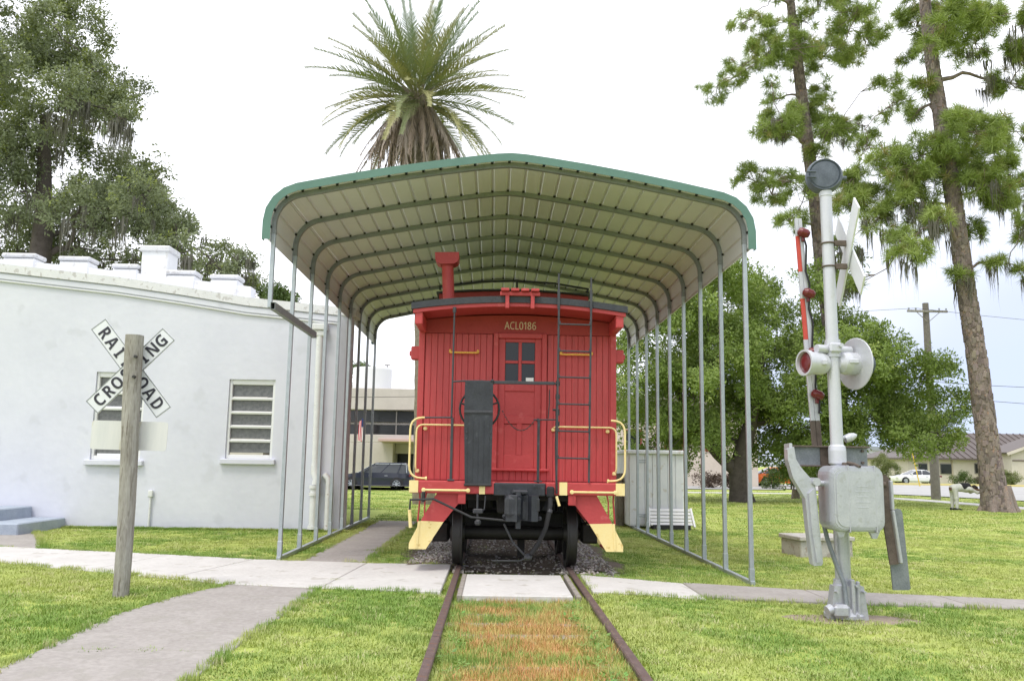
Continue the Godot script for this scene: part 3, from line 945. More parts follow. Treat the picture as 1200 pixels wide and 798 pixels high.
func make_caboose() -> void:
	var t := thing("caboose", "red wooden caboose with yellow grab rails numbered ACL0186", "caboose", Vector3(0.05, 0, -11.0))
	var hw := 1.365
	# ---- body: end wall of upright boards, sides, floor
	var fz := -0.70
	var wall := MB.new()
	wall.box(Vector3(-0.835, 2.36, fz - 0.05), Vector3(1.06, 2.26, 0.06))
	wall.box(Vector3(0.875, 2.36, fz - 0.05), Vector3(0.98, 2.26, 0.06))
	wall.box(Vector3(0.035, 3.36, fz - 0.05), Vector3(0.68, 0.26, 0.06))
	wall.box(Vector3(0.035, 1.31, fz - 0.05), Vector3(0.68, 0.16, 0.06))
	var ew := part(t, "end_wall", wall, M.red_dark)
	var bw := 0.0845
	var x := -hw + 0.09
	rng.seed = 3
	while x < hw - 0.1:
		var c := x + bw * 0.5
		var runs := [[1.235, 3.235]]
		if c > -0.32 and c < 0.40:
			runs = [[1.235, 1.375]]
		for r in runs:
			var b := MB.new()
			b.box(Vector3(c, (r[0] + r[1]) * 0.5, fz - 0.006 + jit(0.0015)), Vector3(bw - 0.0025, r[1] - r[0], 0.028), 0.0045)
			part(ew, "siding_board", b, M.red_board)
		x += bw
	for s in [-1.0, 1.0]:
		var cpst := MB.new()
		cpst.box(Vector3(s * (hw - 0.042), 2.34, fz + 0.004), Vector3(0.084, 2.22, 0.05), 0.008)
		part(ew, "corner_post", cpst, M.red)
	var lb := MB.new()   # arched letter board under the roof
	var pl := PackedVector2Array([Vector2(-hw, 3.24), Vector2(hw, 3.24)])
	for i in 13:
		var xx := lerpf(hw, -hw, i / 12.0)
		pl.append(Vector2(xx, 3.40 + 0.105 * (1.0 - pow(xx / hw, 2))))
	lb.prism(pl, fz - 0.03, fz + 0.012)
	part(ew, "letter_board", lb, M.red_dark)
	var word := "ACL0186"
	var wx := [-0.193, -0.122, -0.058, 0.004, 0.062, 0.117, 0.182]
	for i in word.length():
		var tx := MeshInstance3D.new()
		tx.name = "lettering"
		tx.mesh = text_mesh(word[i], 0.105, 0.006, 500)
		tx.material_override = M.cream
		tx.position = Vector3(0.04 + wx[i], 3.358, fz + 0.016)
		tx.scale = Vector3(0.80, 1.0, 1.0)
		t.add_child(tx, true)
	for s in [-1.0, 1.0]:
		var sw := MB.new()
		sw.box(Vector3(s * (hw - 0.03), 2.32, -4.9), Vector3(0.06, 2.2, 8.35), 0.01)
		var so := part(t, "side_wall", sw, M.red)
		for k in 3:
			var wn := MB.new()
			wn.box(Vector3(s * (hw + 0.006), 2.6, -2.2 - k * 2.2), Vector3(0.02, 0.7, 0.6), 0.005)
			var wno := part(so, "window_frame", wn, M.red_dark)
			var pn := MB.new()
			pn.box(Vector3(s * (hw + 0.012), 2.6, -2.2 - k * 2.2), Vector3(0.02, 0.58, 0.48))
			part(so, "pane", pn, M.glass)
		var mk := MB.new()   # marker lamp bracket blocks at the corners
		mk.box(Vector3(s * (hw + 0.035), 2.96, fz - 0.08), Vector3(0.15, 0.185, 0.14), 0.015)
		mk.box(Vector3(s * (hw + 0.11), 2.955, fz - 0.08), Vector3(0.05, 0.07, 0.07), 0.01)
		part(t, "marker_bracket", mk, M.red)
		var eb := MB.new()
		eb.box(Vector3(s * (hw - 0.05), 3.33, fz + 0.36), Vector3(0.10, 0.17, 0.70), 0.012)
		part(t, "eave_bracket", eb, M.red)
	var rear := MB.new()
	rear.box(Vector3(0, 2.36, -9.05), Vector3(hw * 2 - 0.14, 2.26, 0.06))
	part(t, "rear_wall", rear, M.red_dark)
	var fl := MB.new()
	fl.box(Vector3(0, 1.175, -4.85), Vector3(hw * 2 - 0.02, 0.11, 8.4), 0.01)
	part(t, "floor", fl, M.iron)
	# ---- door
	var df := MB.new()
	df.box(Vector3(-0.30, 2.32, fz + 0.012), Vector3(0.07, 1.86, 0.06), 0.008)
	df.box(Vector3(0.37, 2.32, fz + 0.012), Vector3(0.07, 1.86, 0.06), 0.008)
	df.box(Vector3(0.035, 3.215, fz + 0.016), Vector3(0.60, 0.07, 0.06), 0.008)
	df.box(Vector3(0.035, 1.385, fz + 0.035), Vector3(0.82, 0.035, 0.10), 0.008)
	part(t, "door_frame", df, M.red)
	var d := MB.new()
	var dz := fz - 0.022
	for q in [[-0.2175, 2.29, 0.095, 1.78], [0.2875, 2.29, 0.095, 1.78], [0.035, 3.155, 0.41, 0.05], [0.035, 2.51, 0.41, 0.12], [0.035, 2.06, 0.41, 0.11], [0.035, 1.49, 0.41, 0.18], [0.035, 1.79, 0.075, 0.43]]:
		d.box(Vector3(q[0], q[1], dz), Vector3(q[2], q[3], 0.04), 0.006)
	for q in [[0.035, 2.285, 0.41, 0.34], [-0.086, 1.79, 0.165, 0.42], [0.156, 1.79, 0.165, 0.42]]:
		d.box(Vector3(q[0], q[1], dz - 0.008), Vector3(q[2], q[3], 0.02))
	var dor := part(t, "door", d, M.red)
	var mu := MB.new()
	mu.box(Vector3(0.035, 2.85, dz + 0.004), Vector3(0.045, 0.56, 0.036), 0.006)
	for s in [-1.0, 1.0]:
		mu.box(Vector3(0.035 + s * 0.115, 2.855, dz + 0.004), Vector3(0.18, 0.04, 0.034), 0.006)
	part(dor, "glazing_bar", mu, M.red)
	for sx in [-1.0, 1.0]:
		for sy in [0, 1]:
			var pn := MB.new()
			pn.box(Vector3(0.035 + sx * 0.112, 2.70 + sy * 0.305, dz - 0.008), Vector3(0.18, 0.265, 0.006))
			part(dor, "pane", pn, M.glass)
	var sk := MB.new()
	sk.box(Vector3(0.172, 2.605, dz + 0.0), Vector3(0.105, 0.075, 0.004))
	part(dor, "notice", sk, M.paper)
	var kn := MB.new()
	kn.lathe([Vector2(0, 0.05), Vector2(0.02, 0.045), Vector2(0.024, 0.03), Vector2(0.012, 0.012), Vector2(0.012, 0)], 10, Transform3D(Basis(Vector3.RIGHT, PI / 2), Vector3(0.29, 2.06, dz + 0.02)))
	part(dor, "door_knob", kn, M.iron)
	# ---- roof: arched, with black edge, red fascia, running boards, cupola
	var rw := 1.415
	var arch := func(lo: float, hi: float, w: float, rise: float) -> PackedVector2Array:
		var p := PackedVector2Array()
		for i in 15:
			var xx := lerpf(-w, w, i / 14.0)
			p.append(Vector2(xx, lo + rise * (1.0 - pow(xx / w, 2))))
		for i in 15:
			var xx := lerpf(w, -w, i / 14.0)
			p.append(Vector2(xx, hi + rise * (1.0 - pow(xx / w, 2))))
		return p
	var ro := part(t, "roof", MB.new().prism(arch.call(3.44, 3.525, rw, 0.11), -9.5, 0.05), M.roof_tar)
	part(ro, "fascia", MB.new().prism(arch.call(3.392, 3.439, rw - 0.025, 0.11), -0.02, 0.028), M.red)
	part(ro, "ceiling", MB.new().prism(arch.call(3.415, 3.438, rw - 0.03, 0.11), -9.4, -0.021), M.red_dark)
	for k in 4:
		var rb := MB.new()
		rb.box(Vector3(-0.195 + k * 0.13, 3.705, -2.1), Vector3(0.105, 0.032, 4.5), 0.004)
		part(ro, "running_board", rb, M.red)
	var rs := MB.new()
	rs.box(Vector3(0, 3.66, 0.06), Vector3(0.52, 0.05, 0.06), 0.006)
	for s in [-1.0, 1.0]:
		rs.box(Vector3(s * 0.165, 3.55, 0.075), Vector3(0.05, 0.17, 0.05), 0.006)
		rs.box(Vector3(s * 0.165, 3.65, -2.0), Vector3(0.05, 0.07, 4.0), 0.006)
	part(ro, "running_board_bracket", rs, M.red)
	var cu := MB.new()
	cu.prism(arch.call(3.5, 4.394, 1.32, 0.07), -6.0, -3.8)
	var cuo := part(t, "cupola", cu, M.red_dark)
	for k in 2:
		var cw := MB.new()
		cw.box(Vector3(-0.65 + k * 1.3, 4.05, -3.795), Vector3(0.5, 0.34, 0.012))
		part(cuo, "pane", cw, M.glass)
	part(cuo, "cupola_roof", MB.new().prism(arch.call(4.395, 4.42, 1.36, 0.07), -6.1, -3.7), M.roof_tar)
	var gr := MB.new()
	gr.tube([Vector3(-1.3, 4.52, -3.72), Vector3(-0.6, 4.61, -3.72), Vector3(0.05, 4.64, -3.72), Vector3(0.7, 4.61, -3.72), Vector3(1.3, 4.52, -3.72)], 0.018, 6)
	for xx in [-1.3, 0.05, 1.3]:
		gr.cyl(Vector3(xx, 4.45 + (0.06 if absf(xx) < 0.2 else 0.0), -3.72), Vector3(xx, 4.65 if absf(xx) < 0.2 else 4.53, -3.72), 0.02, 6)
	part(cuo, "roof_grab_rail", gr, M.iron)
	# ---- smokestack
	var st := MB.new()
	st.tube([Vector3(-1.005, 3.5, -1.6), Vector3(-1.015, 3.75, -1.6), Vector3(-1.055, 4.42, -1.6)], 0.088, 16)
	st.cyl(Vector3(-1.003, 3.5, -1.6), Vector3(-1.008, 3.58, -1.6), 0.105, 16)
	var sto := part(t, "smokestack", st, M.red)
	var capp := PackedVector2Array([Vector2(-0.10, 0.0), Vector2(0.10, 0.0), Vector2(0.15, 0.025), Vector2(0.175, 0.07), Vector2(0.178, 0.175), Vector2(-0.178, 0.175), Vector2(-0.175, 0.07), Vector2(-0.15, 0.025)])
	part(sto, "stack_cap", MB.new().prism(capp, -0.15, 0.15, Transform3D(Basis(Vector3.BACK, 0.03), Vector3(-1.055, 4.40, -1.6))), M.red)
	# ---- platform, end sill, steps
	var es := MB.new()
	es.box(Vector3(-0.82, 1.16, -0.02), Vector3(1.09, 0.155, 0.14), 0.01)
	es.box(Vector3(0.865, 1.16, -0.02), Vector3(1.0, 0.155, 0.14), 0.01)
	es.box(Vector3(0, 1.20, -0.38), Vector3(hw * 2 - 0.02, 0.06, 0.62), 0.008)
	var eso := part(t, "end_platform", es, M.red)
	for q in [[-1.31, 1.165, 0.115, 0.15], [-0.445, 1.13, 0.075, 0.10], [0.585, 1.162, 0.10, 0.162], [1.31, 1.162, 0.115, 0.155]]:
		var yp := MB.new()
		yp.box(Vector3(q[0], q[1], 0.053), Vector3(q[2], q[3], 0.006), 0.001)
		part(eso, "yellow_marking", yp, M.yellow)
	var bp := MB.new()
	bp.box(Vector3(0.03, 1.145, -0.02), Vector3(0.66, 0.16, 0.16), 0.012)
	for q in 4:
		bp.cyl(Vector3(-0.2 + 0.055 * (q % 2) + (0.42 if q > 1 else 0.0), 1.18 - 0.0 * q, 0.055), Vector3(-0.2 + 0.055 * (q % 2) + (0.42 if q > 1 else 0.0), 1.18, 0.072), 0.016, 8)
	part(eso, "striker_plate", bp, M.black_paint)
	for s in [-1.0, 1.0]:
		var o := Node3D.new()
		var sgp := func(pts: Array) -> PackedVector2Array:
			var p := PackedVector2Array()
			for q in pts:
				p.append(Vector2(q.x * s, q.y))
			return p
		var red_poly: PackedVector2Array = sgp.call([Vector2(1.02, 1.08), Vector2(0.735, 1.08), Vector2(0.735, 0.965), Vector2(0.925, 0.725), Vector2(1.215, 0.735)])
		var yel_poly: PackedVector2Array = sgp.call([Vector2(1.215, 0.735), Vector2(0.925, 0.725), Vector2(1.14, 0.385), Vector2(1.355, 0.385), Vector2(1.355, 0.46)])
		var sto2 := Node3D.new()
		sto2.name = "steps"
		t.add_child(sto2, true)
		for z in [-0.03, -0.62]:
			part(sto2, "stringer", MB.new().prism(red_poly, z - 0.012, z + 0.012), M.red)
			var ym := MB.new()
			ym.prism(yel_poly, z - 0.012, z + 0.012)
			ym.bar(Vector3(s * 1.235, 0.73, z + 0.015), Vector3(s * 1.255, 0.40, z + 0.015), 0.03, 0.016, 0.004)
			part(sto2, "painted_step_end", ym, M.yellow)
		for k in 3:
			var tr := MB.new()
			tr.box(Vector3(s * (1.24 - k * 0.13), 0.41 + k * 0.24, -0.325), Vector3(0.22, 0.03, 0.565), 0.005)
			part(sto2, "tread", tr, M.red_dark)
		var hb := MB.new()
		hb.box(Vector3(s * 0.70, 1.02, 0.012), Vector3(0.10, 0.13, 0.05), 0.006)
		part(t, "step_bracket", hb, M.red)
		var rd := MB.new()
		rd.tube([Vector3(s * 1.15, 1.09, -0.04), Vector3(s * 1.17, 1.0, -0.04), Vector3(s * 1.17, 0.78, -0.04)], 0.011, 6)
		rd.tube([Vector3(s * 1.24, 1.09, -0.06), Vector3(s * 1.235, 1.0, -0.06), Vector3(s * 1.255, 0.72, -0.06)], 0.012, 6)
		part(t, "step_hanger", rd, M.red)
		var gb := MB.new()   # yellow grab bar across the sill
		var gx0: float = s * 1.18 if s < 0 else 0.69
		var gx1: float = s * 0.62 if s < 0 else 1.24
		var gy := 1.125
		gb.tube([Vector3(gx0, gy, 0.05), Vector3(gx0, gy, 0.10), Vector3(gx1, gy, 0.10), Vector3(gx1, gy, 0.05)], 0.014, 8)
		for gx in [gx0, gx1]:
			gb.lathe([Vector2(0, 0.016), Vector2(0.024, 0.012), Vector2(0.028, 0)], 10, Transform3D(Basis(Vector3.RIGHT, PI / 2), Vector3(gx, gy, 0.10)))
		part(t, "grab_bar", gb, M.yellow)
		# curved yellow hand rails: outer one on the platform edge, inner one on the wall
		var r1 := MB.new()
		var ox: float = s * 1.36
		r1.tube(arc_rail([Vector3(s * 1.20, 2.035, 0.0), Vector3(ox + s * 0.02, 2.035, 0.0), Vector3(ox + s * 0.02, 1.27, 0.0), Vector3(s * 1.16, 1.265, 0.0)], 0.16), 0.0135, 8)
		r1.lathe([Vector2(0, 0.03), Vector2(0.022, 0.024), Vector2(0.026, 0.0)], 10, Transform3D(Basis(Vector3.BACK, s * -PI / 2), Vector3(s * 1.15, 1.265, 0.0)))
		part(t, "hand_rail", r1, M.yellow)
		var r2 := MB.new()
		var ix := -0.50 if s < 0 else 0.50
		r2.tube(arc_rail([Vector3(ix, 1.94, fz + 0.02), Vector3(ix, 1.97, fz + 0.09), Vector3(s * 1.355, 1.97, fz + 0.09), Vector3(s * 1.355, 1.36, fz + 0.09), Vector3(s * 1.32, 1.35, fz + 0.02)], 0.10), 0.0125, 8)
		for e in [Vector3(ix, 1.93, fz + 0.03), Vector3(s * 1.24, 1.92, fz + 0.05), Vector3(s * 1.33, 1.35, fz + 0.05)]:
			r2.box(e, Vector3(0.05, 0.05, 0.05), 0.012)
		part(t, "hand_rail", r2, M.yellow)
		var r3 := MB.new()
		var h0 := -0.93 if s < 0 else 0.60
		var h1 := -0.55 if s < 0 else 1.02
		r3.tube([Vector3(h0, 2.99, fz + 0.01), Vector3(h0, 2.965, fz + 0.07), Vector3(h1, 2.965, fz + 0.07), Vector3(h1, 2.99, fz + 0.01)], 0.013, 8)
		for hx in [h0, h1]:
			r3.box(Vector3(hx, 2.985, fz + 0.03), Vector3(0.035, 0.05, 0.05), 0.01)
		part(t, "hand_rail", r3, mat(Vector3(0.75, 0.42, 0.08), 0.5))
	# ---- raised bridge plate, brake wheel, railing, ladder
	var bpz := 0.075
	var pm := MB.new()
	pm.prism(PackedVector2Array([Vector2(-0.69, 2.50), Vector2(-0.33, 2.50), Vector2(-0.325, 2.10), Vector2(-0.332, 1.20), Vector2(-0.665, 1.20), Vector2(-0.695, 2.10)]), bpz - 0.008, bpz + 0.008)
	for k in 5:
		pm.box(Vector3(-0.64 + k * 0.068, 1.62, bpz + 0.009), Vector3(0.010, 0.78, 0.006), 0.002)
	var po := part(t, "bridge_plate", pm, M.black_paint)
	var hs := MB.new()
	hs.box(Vector3(-0.51, 2.115, bpz + 0.014), Vector3(0.37, 0.035, 0.022), 0.006)
	hs.box(Vector3(-0.51, 2.09, bpz + 0.010), Vector3(0.37, 0.012, 0.016), 0.003)
	part(po, "hinge", hs, M.grey_iron)
	for q in [[-0.655, 1.86], [-0.355, 1.86], [-0.655, 1.78], [-0.345, 1.78]]:
		part(po, "bolt", MB.new().cyl(Vector3(q[0], q[1], bpz), Vector3(q[0], q[1], bpz + 0.022), 0.013, 8), M.grey_iron)
	var lip := MB.new()
	lip.box(Vector3(-0.50, 1.195, bpz - 0.01), Vector3(0.35, 0.03, 0.07), 0.008)
	part(po, "lower_lip", lip, M.iron)
	var bwm := MB.new()
	var ring := []
	for k in 25:
		var a := TAU * k / 24
		ring.append(Vector3(-0.50 + cos(a) * 0.255, 2.16 + sin(a) * 0.255, -0.04))
	bwm.tube(ring, 0.014, 8, false)
	for k in 5:
		var a := TAU * k / 5 + 0.35
		bwm.tube([Vector3(-0.50, 2.16, -0.02), Vector3(-0.50 + cos(a) * 0.13, 2.16 + sin(a) * 0.13, -0.025), Vector3(-0.50 + cos(a) * 0.255, 2.16 + sin(a) * 0.255, -0.04)], 0.013, 6)
	bwm.cyl(Vector3(-0.50, 2.16, -0.09), Vector3(-0.50, 2.16, 0.0), 0.035, 10)
	bwm.box(Vector3(-0.50, 2.10, -0.13), Vector3(0.2, 0.36, 0.10), 0.02)
	bwm.cyl(Vector3(-0.50, 1.92, -0.13), Vector3(-0.50, 1.22, -0.13), 0.02, 8)
	part(t, "brake_wheel", bwm, M.iron)
	var rl := MB.new()
	rl.cyl(Vector3(-0.85, 3.47, 0.055), Vector3(-0.855, 2.05, 0.03), 0.012, 8)
	rl.cyl(Vector3(-0.85, 3.40, 0.05), Vector3(-0.85, 3.47, 0.05), 0.024, 8)
	rl.box(Vector3(-0.845, 1.64, 0.02), Vector3(0.034, 0.80, 0.034), 0.005)
	rl.box(Vector3(-0.845, 1.25, 0.02), Vector3(0.09, 0.02, 0.07), 0.004)
	rl.tube([Vector3(-1.22, 2.035, 0.0), Vector3(-0.95, 2.04, 0.02), Vector3(-0.84, 2.04, 0.02)], 0.012, 6)
	rl.tube([Vector3(-0.85, 2.50, 0.04), Vector3(-0.72, 2.51, 0.045), Vector3(-0.45, 2.515, 0.045)], 0.012, 6)
	part(t, "roof_stay", rl, M.grey_iron)
	var bar := MB.new()
	bar.box(Vector3(-0.11, 2.50, 0.045), Vector3(1.15, 0.042, 0.035), 0.006)
	bar.cyl(Vector3(0.44, 2.50, 0.045), Vector3(0.53, 2.495, 0.045), 0.012, 6)
	bar.cyl(Vector3(-0.34, 2.475, 0.045), Vector3(-0.34, 2.525, 0.08), 0.022, 8)
	part(t, "gate_bar", bar, M.grey_iron)
	var sg := MB.new()
	sg.box(Vector3(0.265, 1.63, 0.0), Vector3(0.034, 0.80, 0.034), 0.005)
	sg.box(Vector3(0.265, 1.25, 0.0), Vector3(0.10, 0.02, 0.08), 0.004)
	sg.cyl(Vector3(0.20, 2.03, 0.0), Vector3(0.51, 2.035, 0.02), 0.010, 6)
	part(t, "gate_post", sg, M.black_paint)
	var bs := MB.new()   # conductor's valve pipe beside the ladder
	bs.tube([Vector3(0.505, 2.55, 0.03), Vector3(0.497, 2.2, 0.03), Vector3(0.487, 1.7, 0.04), Vector3(0.50, 1.1, 0.07)], 0.015, 8)
	for y in [2.50, 2.33, 2.12, 1.98]:
		bs.cyl(Vector3(0.505, y - 0.03, 0.03), Vector3(0.505, y + 0.03, 0.03), 0.028, 8)
	bs.cyl(Vector3(0.44, 2.16, 0.03), Vector3(0.53, 2.16, 0.03), 0.014, 6)
	bs.tube([Vector3(0.40, 2.42, 0.0), Vector3(0.40, 2.25, 0.01), Vector3(0.385, 2.05, 0.02)], 0.008, 6)
	part(t, "air_pipe", bs, M.iron)
	var chn := MB.new()   # chain across the door
	var c0 := Vector3(-0.20, 2.13, 0.0)
	var c1 := Vector3(0.21, 2.02, 0.0)
	for k in 22:
		var f := k / 21.0
		var p := c0.lerp(c1, f) - Vector3.UP * 0.20 * 4.0 * f * (1.0 - f) * 0.9
		chn.box(p, Vector3(0.030, 0.014, 0.010) if k % 2 == 0 else Vector3(0.030, 0.008, 0.016), 0.003, Basis(Vector3.BACK, -0.9 + 1.6 * f))
	part(t, "chain", chn, M.iron)
	var ld := MB.new()
	ld.box(Vector3(0.503, 2.42, 0.065), Vector3(0.026, 2.36, 0.016), 0.003, Basis(Vector3.BACK, -0.006))
	ld.cyl(Vector3(0.506, 3.58, 0.065), Vector3(0.508, 3.95, 0.04), 0.013, 6)
	ld.box(Vector3(0.92, 2.42, 0.065), Vector3(0.026, 2.36, 0.016), 0.003, Basis(Vector3.BACK, -0.010))
	ld.cyl(Vector3(0.928, 3.58, 0.065), Vector3(0.935, 3.90, 0.04), 0.013, 6)
	for s in [0.506, 0.930]:
		ld.box(Vector3(s, 3.60, 0.067), Vector3(0.036, 0.26, 0.018), 0.004)
	var lo := part(t, "ladder", ld, M.grey_iron)
	for y in [3.27, 2.92, 2.58, 2.235, 1.89, 1.55]:
		var rg := MB.new()
		var dx: float = (y - 2.4) * 0.008
		rg.cyl(Vector3(0.515 + dx, y, 0.082), Vector3(0.91 + dx, y - 0.005, 0.082), 0.011, 8)
		for xx in [0.515 + dx, 0.91 + dx]:
			rg.box(Vector3(xx, y + 0.012, 0.085), Vector3(0.022, 0.05, 0.024), 0.005)
		part(lo, "rung", rg, M.grey_iron)
	# ---- coupler, levers, hoses
	var cp := MB.new()
	cp.box(Vector3(0.06, 0.90, 0.0), Vector3(0.30, 0.26, 0.5), 0.03)
	cp.prism(PackedVector2Array([Vector2(-0.17, 0.10), Vector2(-0.15, 0.34), Vector2(-0.02, 0.42), Vector2(0.02, 0.30), Vector2(0.06, 0.22), Vector2(0.12, 0.24), Vector2(0.16, 0.36), Vector2(0.24, 0.34), Vector2(0.26, 0.10)]), -0.16, 0.15, Transform3D(Basis(Vector3.RIGHT, Vector3.FORWARD * -1.0, Vector3.UP), Vector3(0.01, 0.93, 0.02)))
	cp.box(Vector3(-0.06, 0.95, 0.36), Vector3(0.20, 0.28, 0.13), 0.05)
	cp.box(Vector3(0.235, 0.97, 0.30), Vector3(0.07, 0.20, 0.14), 0.03)
	cp.cyl(Vector3(0.01, 0.68, 0.30), Vector3(0.01, 1.13, 0.30), 0.035, 10)
	cp.box(Vector3(0.03, 1.12, 0.15), Vector3(0.20, 0.05, 0.28), 0.015)
	for q in [[0.28, 0.80], [-0.16, 0.82]]:
		cp.lathe([Vector2(0, 0.03), Vector2(0.025, 0.02), Vector2(0.03, 0)], 8, Transform3D(Basis(Vector3.RIGHT, PI / 2), Vector3(q[0], q[1], 0.2)))
	part(t, "coupler", cp, M.black_paint)
	var ul := MB.new()
	ul.tube([Vector3(-1.345, 0.80, 0.13), Vector3(-1.34, 1.0, 0.13), Vector3(-1.05, 1.015, 0.13), Vector3(-0.57, 0.80, 0.16), Vector3(-0.10, 0.765, 0.2), Vector3(-0.02, 0.80, 0.22)], 0.015, 8)
	ul.box(Vector3(-1.18, 1.04, 0.09), Vector3(0.04, 0.13, 0.10), 0.01)
	var ulo := part(t, "uncoupling_lever", ul, M.iron)
	var uh := MB.new()
	uh.tube([Vector3(-1.345, 0.88, 0.13), Vector3(-1.325, 0.66, 0.13)], 0.022, 8)
	part(ulo, "lever_handle", uh, M.yellow)
	var hc := MB.new()
	hc.tube([Vector3(-0.50, 1.08, 0.06), Vector3(-0.50, 0.88, 0.06), Vector3(-0.49, 0.72, 0.04)], 0.016, 6)
	hc.tube([Vector3(-0.40, 1.06, 0.05), Vector3(-0.41, 0.90, 0.05), Vector3(-0.46, 0.84, 0.05)], 0.01, 6)
	hc.box(Vector3(-0.49, 0.87, 0.06), Vector3(0.13, 0.06, 0.05), 0.012)
	hc.box(Vector3(-0.49, 0.73, 0.05), Vector3(0.08, 0.07, 0.06), 0.02)
	part(t, "brake_chain", hc, M.grey_iron)
	var ho := MB.new()
	ho.tube([Vector3(0.42, 1.08, 0.05), Vector3(0.42, 0.97, 0.09), Vector3(0.40, 0.86, 0.13), Vector3(0.36, 0.68, 0.15), Vector3(0.28, 0.50, 0.13), Vector3(0.19, 0.36, 0.08)], [0.03, 0.034, 0.032, 0.03, 0.03, 0.03], 10)
	ho.box(Vector3(0.42, 1.12, 0.05), Vector3(0.10, 0.14, 0.10), 0.02)
	var hoo := part(t, "air_hose", ho, M.rubber)
	var gh := MB.new()
	gh.box(Vector3(0.15, 0.315, 0.06), Vector3(0.10, 0.09, 0.07), 0.03)
	gh.tube([Vector3(0.14, 0.31, 0.05), Vector3(0.05, 0.26, 0.0), Vector3(-0.3, 0.24, -0.15)], 0.012, 6)
	gh.tube([Vector3(0.10, 0.34, 0.05), Vector3(-0.05, 0.50, 0.1), Vector3(-0.16, 0.72, 0.14)], 0.014, 6)
	gh.cyl(Vector3(0.413, 0.90, 0.115), Vector3(0.405, 0.865, 0.13), 0.036, 10)
	part(hoo, "hose_coupling", gh, M.grey_iron)
	var ac := MB.new()
	ac.tube([Vector3(0.495, 1.07, 0.11), Vector3(0.53, 0.95, 0.13)], 0.018, 8)
	part(hoo, "cock_handle", ac, M.yellow)
	# ---- trucks
	for tz in [-1.55, -7.3]:
		var tk := MB.new()
		for s in [-1.0, 1.0]:
			tk.box(Vector3(s * 0.985, 0.80, tz), Vector3(0.10, 0.10, 1.9), 0.02)
			tk.box(Vector3(s * 0.985, 0.45, tz), Vector3(0.09, 0.07, 1.3), 0.02)
			tk.bar(Vector3(s * 0.985, 0.47, tz + 0.6), Vector3(s * 0.985, 0.75, tz + 0.98), 0.09, 0.07, 0.01)
			tk.bar(Vector3(s * 0.985, 0.47, tz - 0.6), Vector3(s * 0.985, 0.75, tz - 0.98), 0.09, 0.07, 0.01)
			tk.box(Vector3(s * 0.985, 0.62, tz), Vector3(0.10, 0.34, 0.4), 0.02)
			for k in [-1.0, 1.0]:
				tk.box(Vector3(s * 1.0, 0.56, tz + k * 0.82), Vector3(0.24, 0.27, 0.26), 0.03)
		tk.box(Vector3(0, 0.68, tz), Vector3(1.95, 0.22, 0.36), 0.02)
		tk.box(Vector3(0, 0.46, tz + 0.36), Vector3(1.5, 0.09, 0.10), 0.02)
		tk.box(Vector3(0.1, 0.30, tz + 0.30), Vector3(0.10, 0.26, 0.10), 0.01)
		var tko := part(t, "truck", tk, M.axle)
		for k in [-1.0, 1.0]:
			var ax := MB.new()
			ax.cyl(Vector3(-1.05, 0.545, tz + k * 0.82), Vector3(1.05, 0.545, tz + k * 0.82), 0.075, 14)
			part(tko, "axle", ax, M.axle)
			for s in [-1.0, 1.0]:
				var wl := MB.new()
				wl.lathe([Vector2(0.0, 0.10), Vector2(0.12, 0.10), Vector2(0.14, 0.05), Vector2(0.34, 0.02), Vector2(0.36, 0.065), Vector2(0.408, 0.065), Vector2(0.418, 0.055), Vector2(0.425, -0.045), Vector2(0.452, -0.055), Vector2(0.452, -0.07), Vector2(0.36, -0.072), Vector2(0.34, -0.02), Vector2(0.14, -0.03), Vector2(0.12, -0.09), Vector2(0.0, -0.09)], 32, Transform3D(Basis(Vector3.BACK, -s * PI / 2), Vector3(s * 0.755 - 0.012, 0.547, tz + k * 0.82)))
				part(tko, "wheel", wl, M.wheel_steel)
	var cs := MB.new()
	cs.box(Vector3(0, 0.98, -4.5), Vector3(0.5, 0.30, 8.6), 0.02)
	cs.box(Vector3(-0.55, 0.86, -4.4), Vector3(0.5, 0.4, 1.2), 0.05)
	cs.cyl(Vector3(0.4, 0.84, -5.2), Vector3(0.4, 0.84, -3.8), 0.2, 14)
	cs.box(Vector3(0, 1.05, -0.55), Vector3(2.0, 0.12, 0.5), 0.02)
	part(t, "underframe", cs, M.axle)

func arc_rail(p: Array, r: float) -> Array:   # polyline with rounded corners
	var o := [p[0]]
	for i in range(1, p.size() - 1):
		var a: Vector3 = (p[i - 1] - p[i])
		var b: Vector3 = (p[i + 1] - p[i])
		var rr := minf(r, minf(a.length() * (0.95 if i == 1 else 0.45), b.length() * (0.95 if i == p.size() - 2 else 0.45)))
		var s: Vector3 = p[i] + a.normalized() * rr
		var e: Vector3 = p[i] + b.normalized() * rr
		for k in 6:
			var f := k / 5.0
			o.append(s.lerp(p[i], f).lerp(p[i].lerp(e, f), f))
	o.append(p[-1])
	return o

